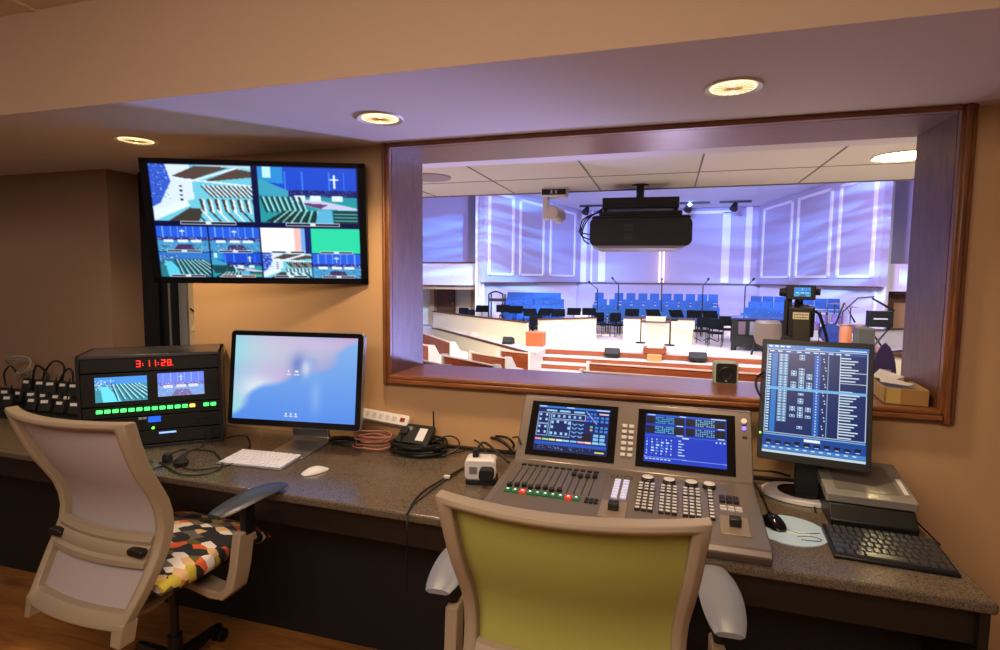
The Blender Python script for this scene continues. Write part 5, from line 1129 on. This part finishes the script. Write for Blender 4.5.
pl = [(x, 0, hh*(1-t)) for x, t in [(.15*math.sin(PI*.5*min(1, t/.6))**.62, t) for t in [i/14 for i in range(15)]]]; pl2 = [(-x, y, z) for x, y, z in pl[::-1]]
obj('panel', MB().prism(pl[1:]+pl2[:-1]+[(0, 0, hh)], (0, .04, 0)), mat('purple cloth', (112, 92, 140), .8), pu2); obj('label', B(-.05, .08, -.01, 0, hh*.45, hh*.52), WHITE, pu2); obj('support', B(-.03, .03, .01, .03, GZ-(b.z-.2), .05), STEEL, pu2)

# pews ---------------------------------------------------------------
PT = -.42; WEND = mat('white painted pew end', (240, 234, 224), .6)
def pew(label, a, b, endl=True, endr=True, depth=.5):     # a, b: ends of the top edge of the pew's back, seen from behind
    a = Vector((a.x, a.y, 0)); b = Vector((b.x, b.y, 0)); d = (b-a).normalized(); L = (b-a).length; rz = math.atan2(d.y, d.x)
    r = thing('pew', label, 'pew', (a.x, a.y, GZ), rz, 'church pews'); H_ = PT-GZ
    obj('back', MB().loft([[Vector((x, 0.06, .05)), Vector((x, .1, .05)), Vector((x, .04, H_-.03)), Vector((x, 0, H_-.03))] for x in (.05, L-.05)]), PEW, r)
    obj('top_rail', B(.04, L-.04, -.02, .06, H_-.03, H_), mat('pew cap painted lit', (226, 190, 166), .5), r)  # pale tone paints in the light falling on the pew tops
    obj('seat', B(.05, L-.05, .08, depth, .4, .46), PEW, r)
    for e_, x in ((endl, 0), (endr, L)):
        if e_: obj('end_panel', MB().prism([(x-.035, -.04, 0), (x-.035, depth+.05, 0), (x-.035, depth+.05, .55), (x-.035, depth*.6, .62), (x-.035, .14, H_+.02), (x-.035, -.04, H_+.04)], (.07, 0, 0)), WEND, r)
    return r
def P2(x, y): return atZ(x, y, PT)
pew('front pew of the middle section, its left end nearest the steps', P2(588, 362.5), P2(588, 362.5)+Vector((7.5, -.6, 0)))
pew('second pew of the middle section, showing just over the ledge', P2(581.5, 370.5), P2(581.5, 370.5)+Vector((7.5, -.6, 0)))
def pewe(lb, x0, y0, x1, y1, **k): pew(lb, P2(x0, y0), P2(x1, y1), **k)
pewe('farthest pew at far left, small round white marks on its back', 405, 327, 451, 342.5)
pewe('short angled pew of the left section between the stage corner and the longest pew', 471, 352, 507, 358)
pewe('nearest angled pew of the left section, longest one', 443, 355, 495, 365.5)
pewe('pew with tall white end panel beside the stage corner', 500, 350, 530, 353)
pewe('pew at the left window edge with a broad white end', 398, 338, 430, 346)
pewe('lowest pew visible at the left window edge', 396, 353, 446, 366)
# small pew markers (round white plates)
for nm, xs_ in (('farthest pew', ((426, 331), (434, 334), (443, 337.5))), ):
    for i, (x, y) in enumerate(xs_):
        p = atZ(x, y+3, PT-.1)
        tag(obj('card_holder', MB().cyl((p.x, p.y-.05, p.z), (p.x+.02, p.y-.09, p.z), .06, n=10), WEND), 'small white card holder on the back of the farthest pew, %s from the left' % ORD[i], 'card holder', 'card holders on the pews')

# ------------------------------------------------------------------ light
def area(loc, target, size, energy, color, sy=None):
    l = bpy.data.lights.new('lamp', 'AREA'); l.energy = energy; l.color = color; l.size = size
    if sy: l.shape = 'RECTANGLE'; l.size_y = sy
    o = bpy.data.objects.new('lamp', l); COL.objects.link(o); o.location = loc
    o.rotation_euler = (Vector(target)-Vector(loc)).to_track_quat('-Z', 'Y').to_euler(); return o
def spot(loc, target, energy, color, ang, blend=.5, soft=.3, gobo=False):
    l = bpy.data.lights.new('spot', 'SPOT'); l.energy = energy; l.color = color; l.spot_size = math.radians(ang); l.spot_blend = blend; l.shadow_soft_size = soft
    o = bpy.data.objects.new('spot', l); COL.objects.link(o); o.location = loc; o.rotation_euler = (Vector(target)-Vector(loc)).to_track_quat('-Z', 'Y').to_euler()
    if gobo:
        l.use_nodes = True; nt = l.node_tree; em = nt.nodes['Emission']
        tc = nt.nodes.new('ShaderNodeTexCoord'); mp = nt.nodes.new('ShaderNodeMapping'); mp.inputs['Scale'].default_value = (2.2, 16, 2.2); mp.inputs['Rotation'].default_value = (0, 0, .12)
        n = nt.nodes.new('ShaderNodeTexNoise'); n.inputs['Scale'].default_value = 1.4; n.inputs['Detail'].default_value = 2
        nt.links.new(tc.outputs['Normal'], mp.inputs['Vector']); nt.links.new(mp.outputs['Vector'], n.inputs['Vector'])
        rr_ = nt.nodes.new('ShaderNodeValToRGB'); rr_.color_ramp.elements[0].position = .42; rr_.color_ramp.elements[1].position = .66; rr_.color_ramp.elements[0].color = (.05, .05, .05, 1)
        nt.links.new(n.outputs['Fac'], rr_.inputs['Fac']); nt.links.new(rr_.outputs['Color'], em.inputs['Color'])
    return o
# booth: two added warm fill lamps, two added spots sending lavender light through the window
area((-.6, -.2, 2.63), (-.6, .8, 0), 1.8, 105, (1, .78, .61))
area((-4.4, .8, 2.63), (-4.2, 1.6, 0), .6, 14, (1, .78, .56))
spot((3.0, 7.8, -.1), (-1.75, 1.9, 2.27), 2900, (.36, .40, 1), 21, .9, .3)
spot((0, 9, -.6), (.1, 2.3, 2.27), 170, (.75, .6, .95), 34, .9, .3)
# sanctuary
spot((CXX-2.5, 9, 5.3), (CXX-1.5, 18, -.6), 4200, (1, .93, .84), 66, .6, .8); spot((CXX+2.5, 9, 5.3), (CXX+1.5, 18, -.6), 4200, (1, .93, .86), 66, .6, .8)
area((CXX, 17.5, 5.3), (CXX, 18.5, -1), 6, 550, (1, .93, .88), 2)
spot((-7, 11, 5.3), (-6.5, 18, -1), 3400, (1, .9, .74), 76, .6, .8); spot((7, 11, 5.3), (6.5, 18, -1), 2600, (1, .9, .74), 76, .6, .8)
spot((CXX, 20, 5.2), (CXX, 25, .5), 550, (.8, .85, 1), 90, .8)
spot((CXX, 16, 4.9), (CXX, 31, 3.9), 4600, (.34, .36, 1), 62, .7)
spot((-3, 14, 4.9), (-7.5, 23, 3.9), 2300, (.52, .38, 1), 70, .7); spot((2.5, 14, 4.9), (6.8, 23, 3.9), 2500, (.55, .38, 1), 70, .7)
spot((-1, 13, 4.6), (-7.5, 24, 4.1), 16000, (.12, .40, 1), 66, .6, .02, True); spot((0, 13, 4.6), (6.8, 24, 4.1), 15000, (.18, .40, 1), 66, .6, .02, True)
area((CXX-1.8, 4.1, .25), (CXX-1.8, 4.7, 2.4), 1.6, 26, (.95, .82, 1)); area((CXX+2.2, 4.0, .25), (CXX+2.2, 4.6, 2.4), 1.6, 28, (1, .86, .68))  # added uplights hidden below the ledge, standing in for bounce onto the tiles
spot((-9, 10, 3.6), (-7, 19, -.9), 1600, (1, .92, .78), 40, .6, .5)  # extra spot added to brighten the left stage face
wd = bpy.data.worlds.new('world'); SC.world = wd; wd.use_nodes = True; bg = wd.node_tree.nodes['Background']; bg.inputs['Color'].default_value = (.62, .46, .40, 1); bg.inputs['Strength'].default_value = .16
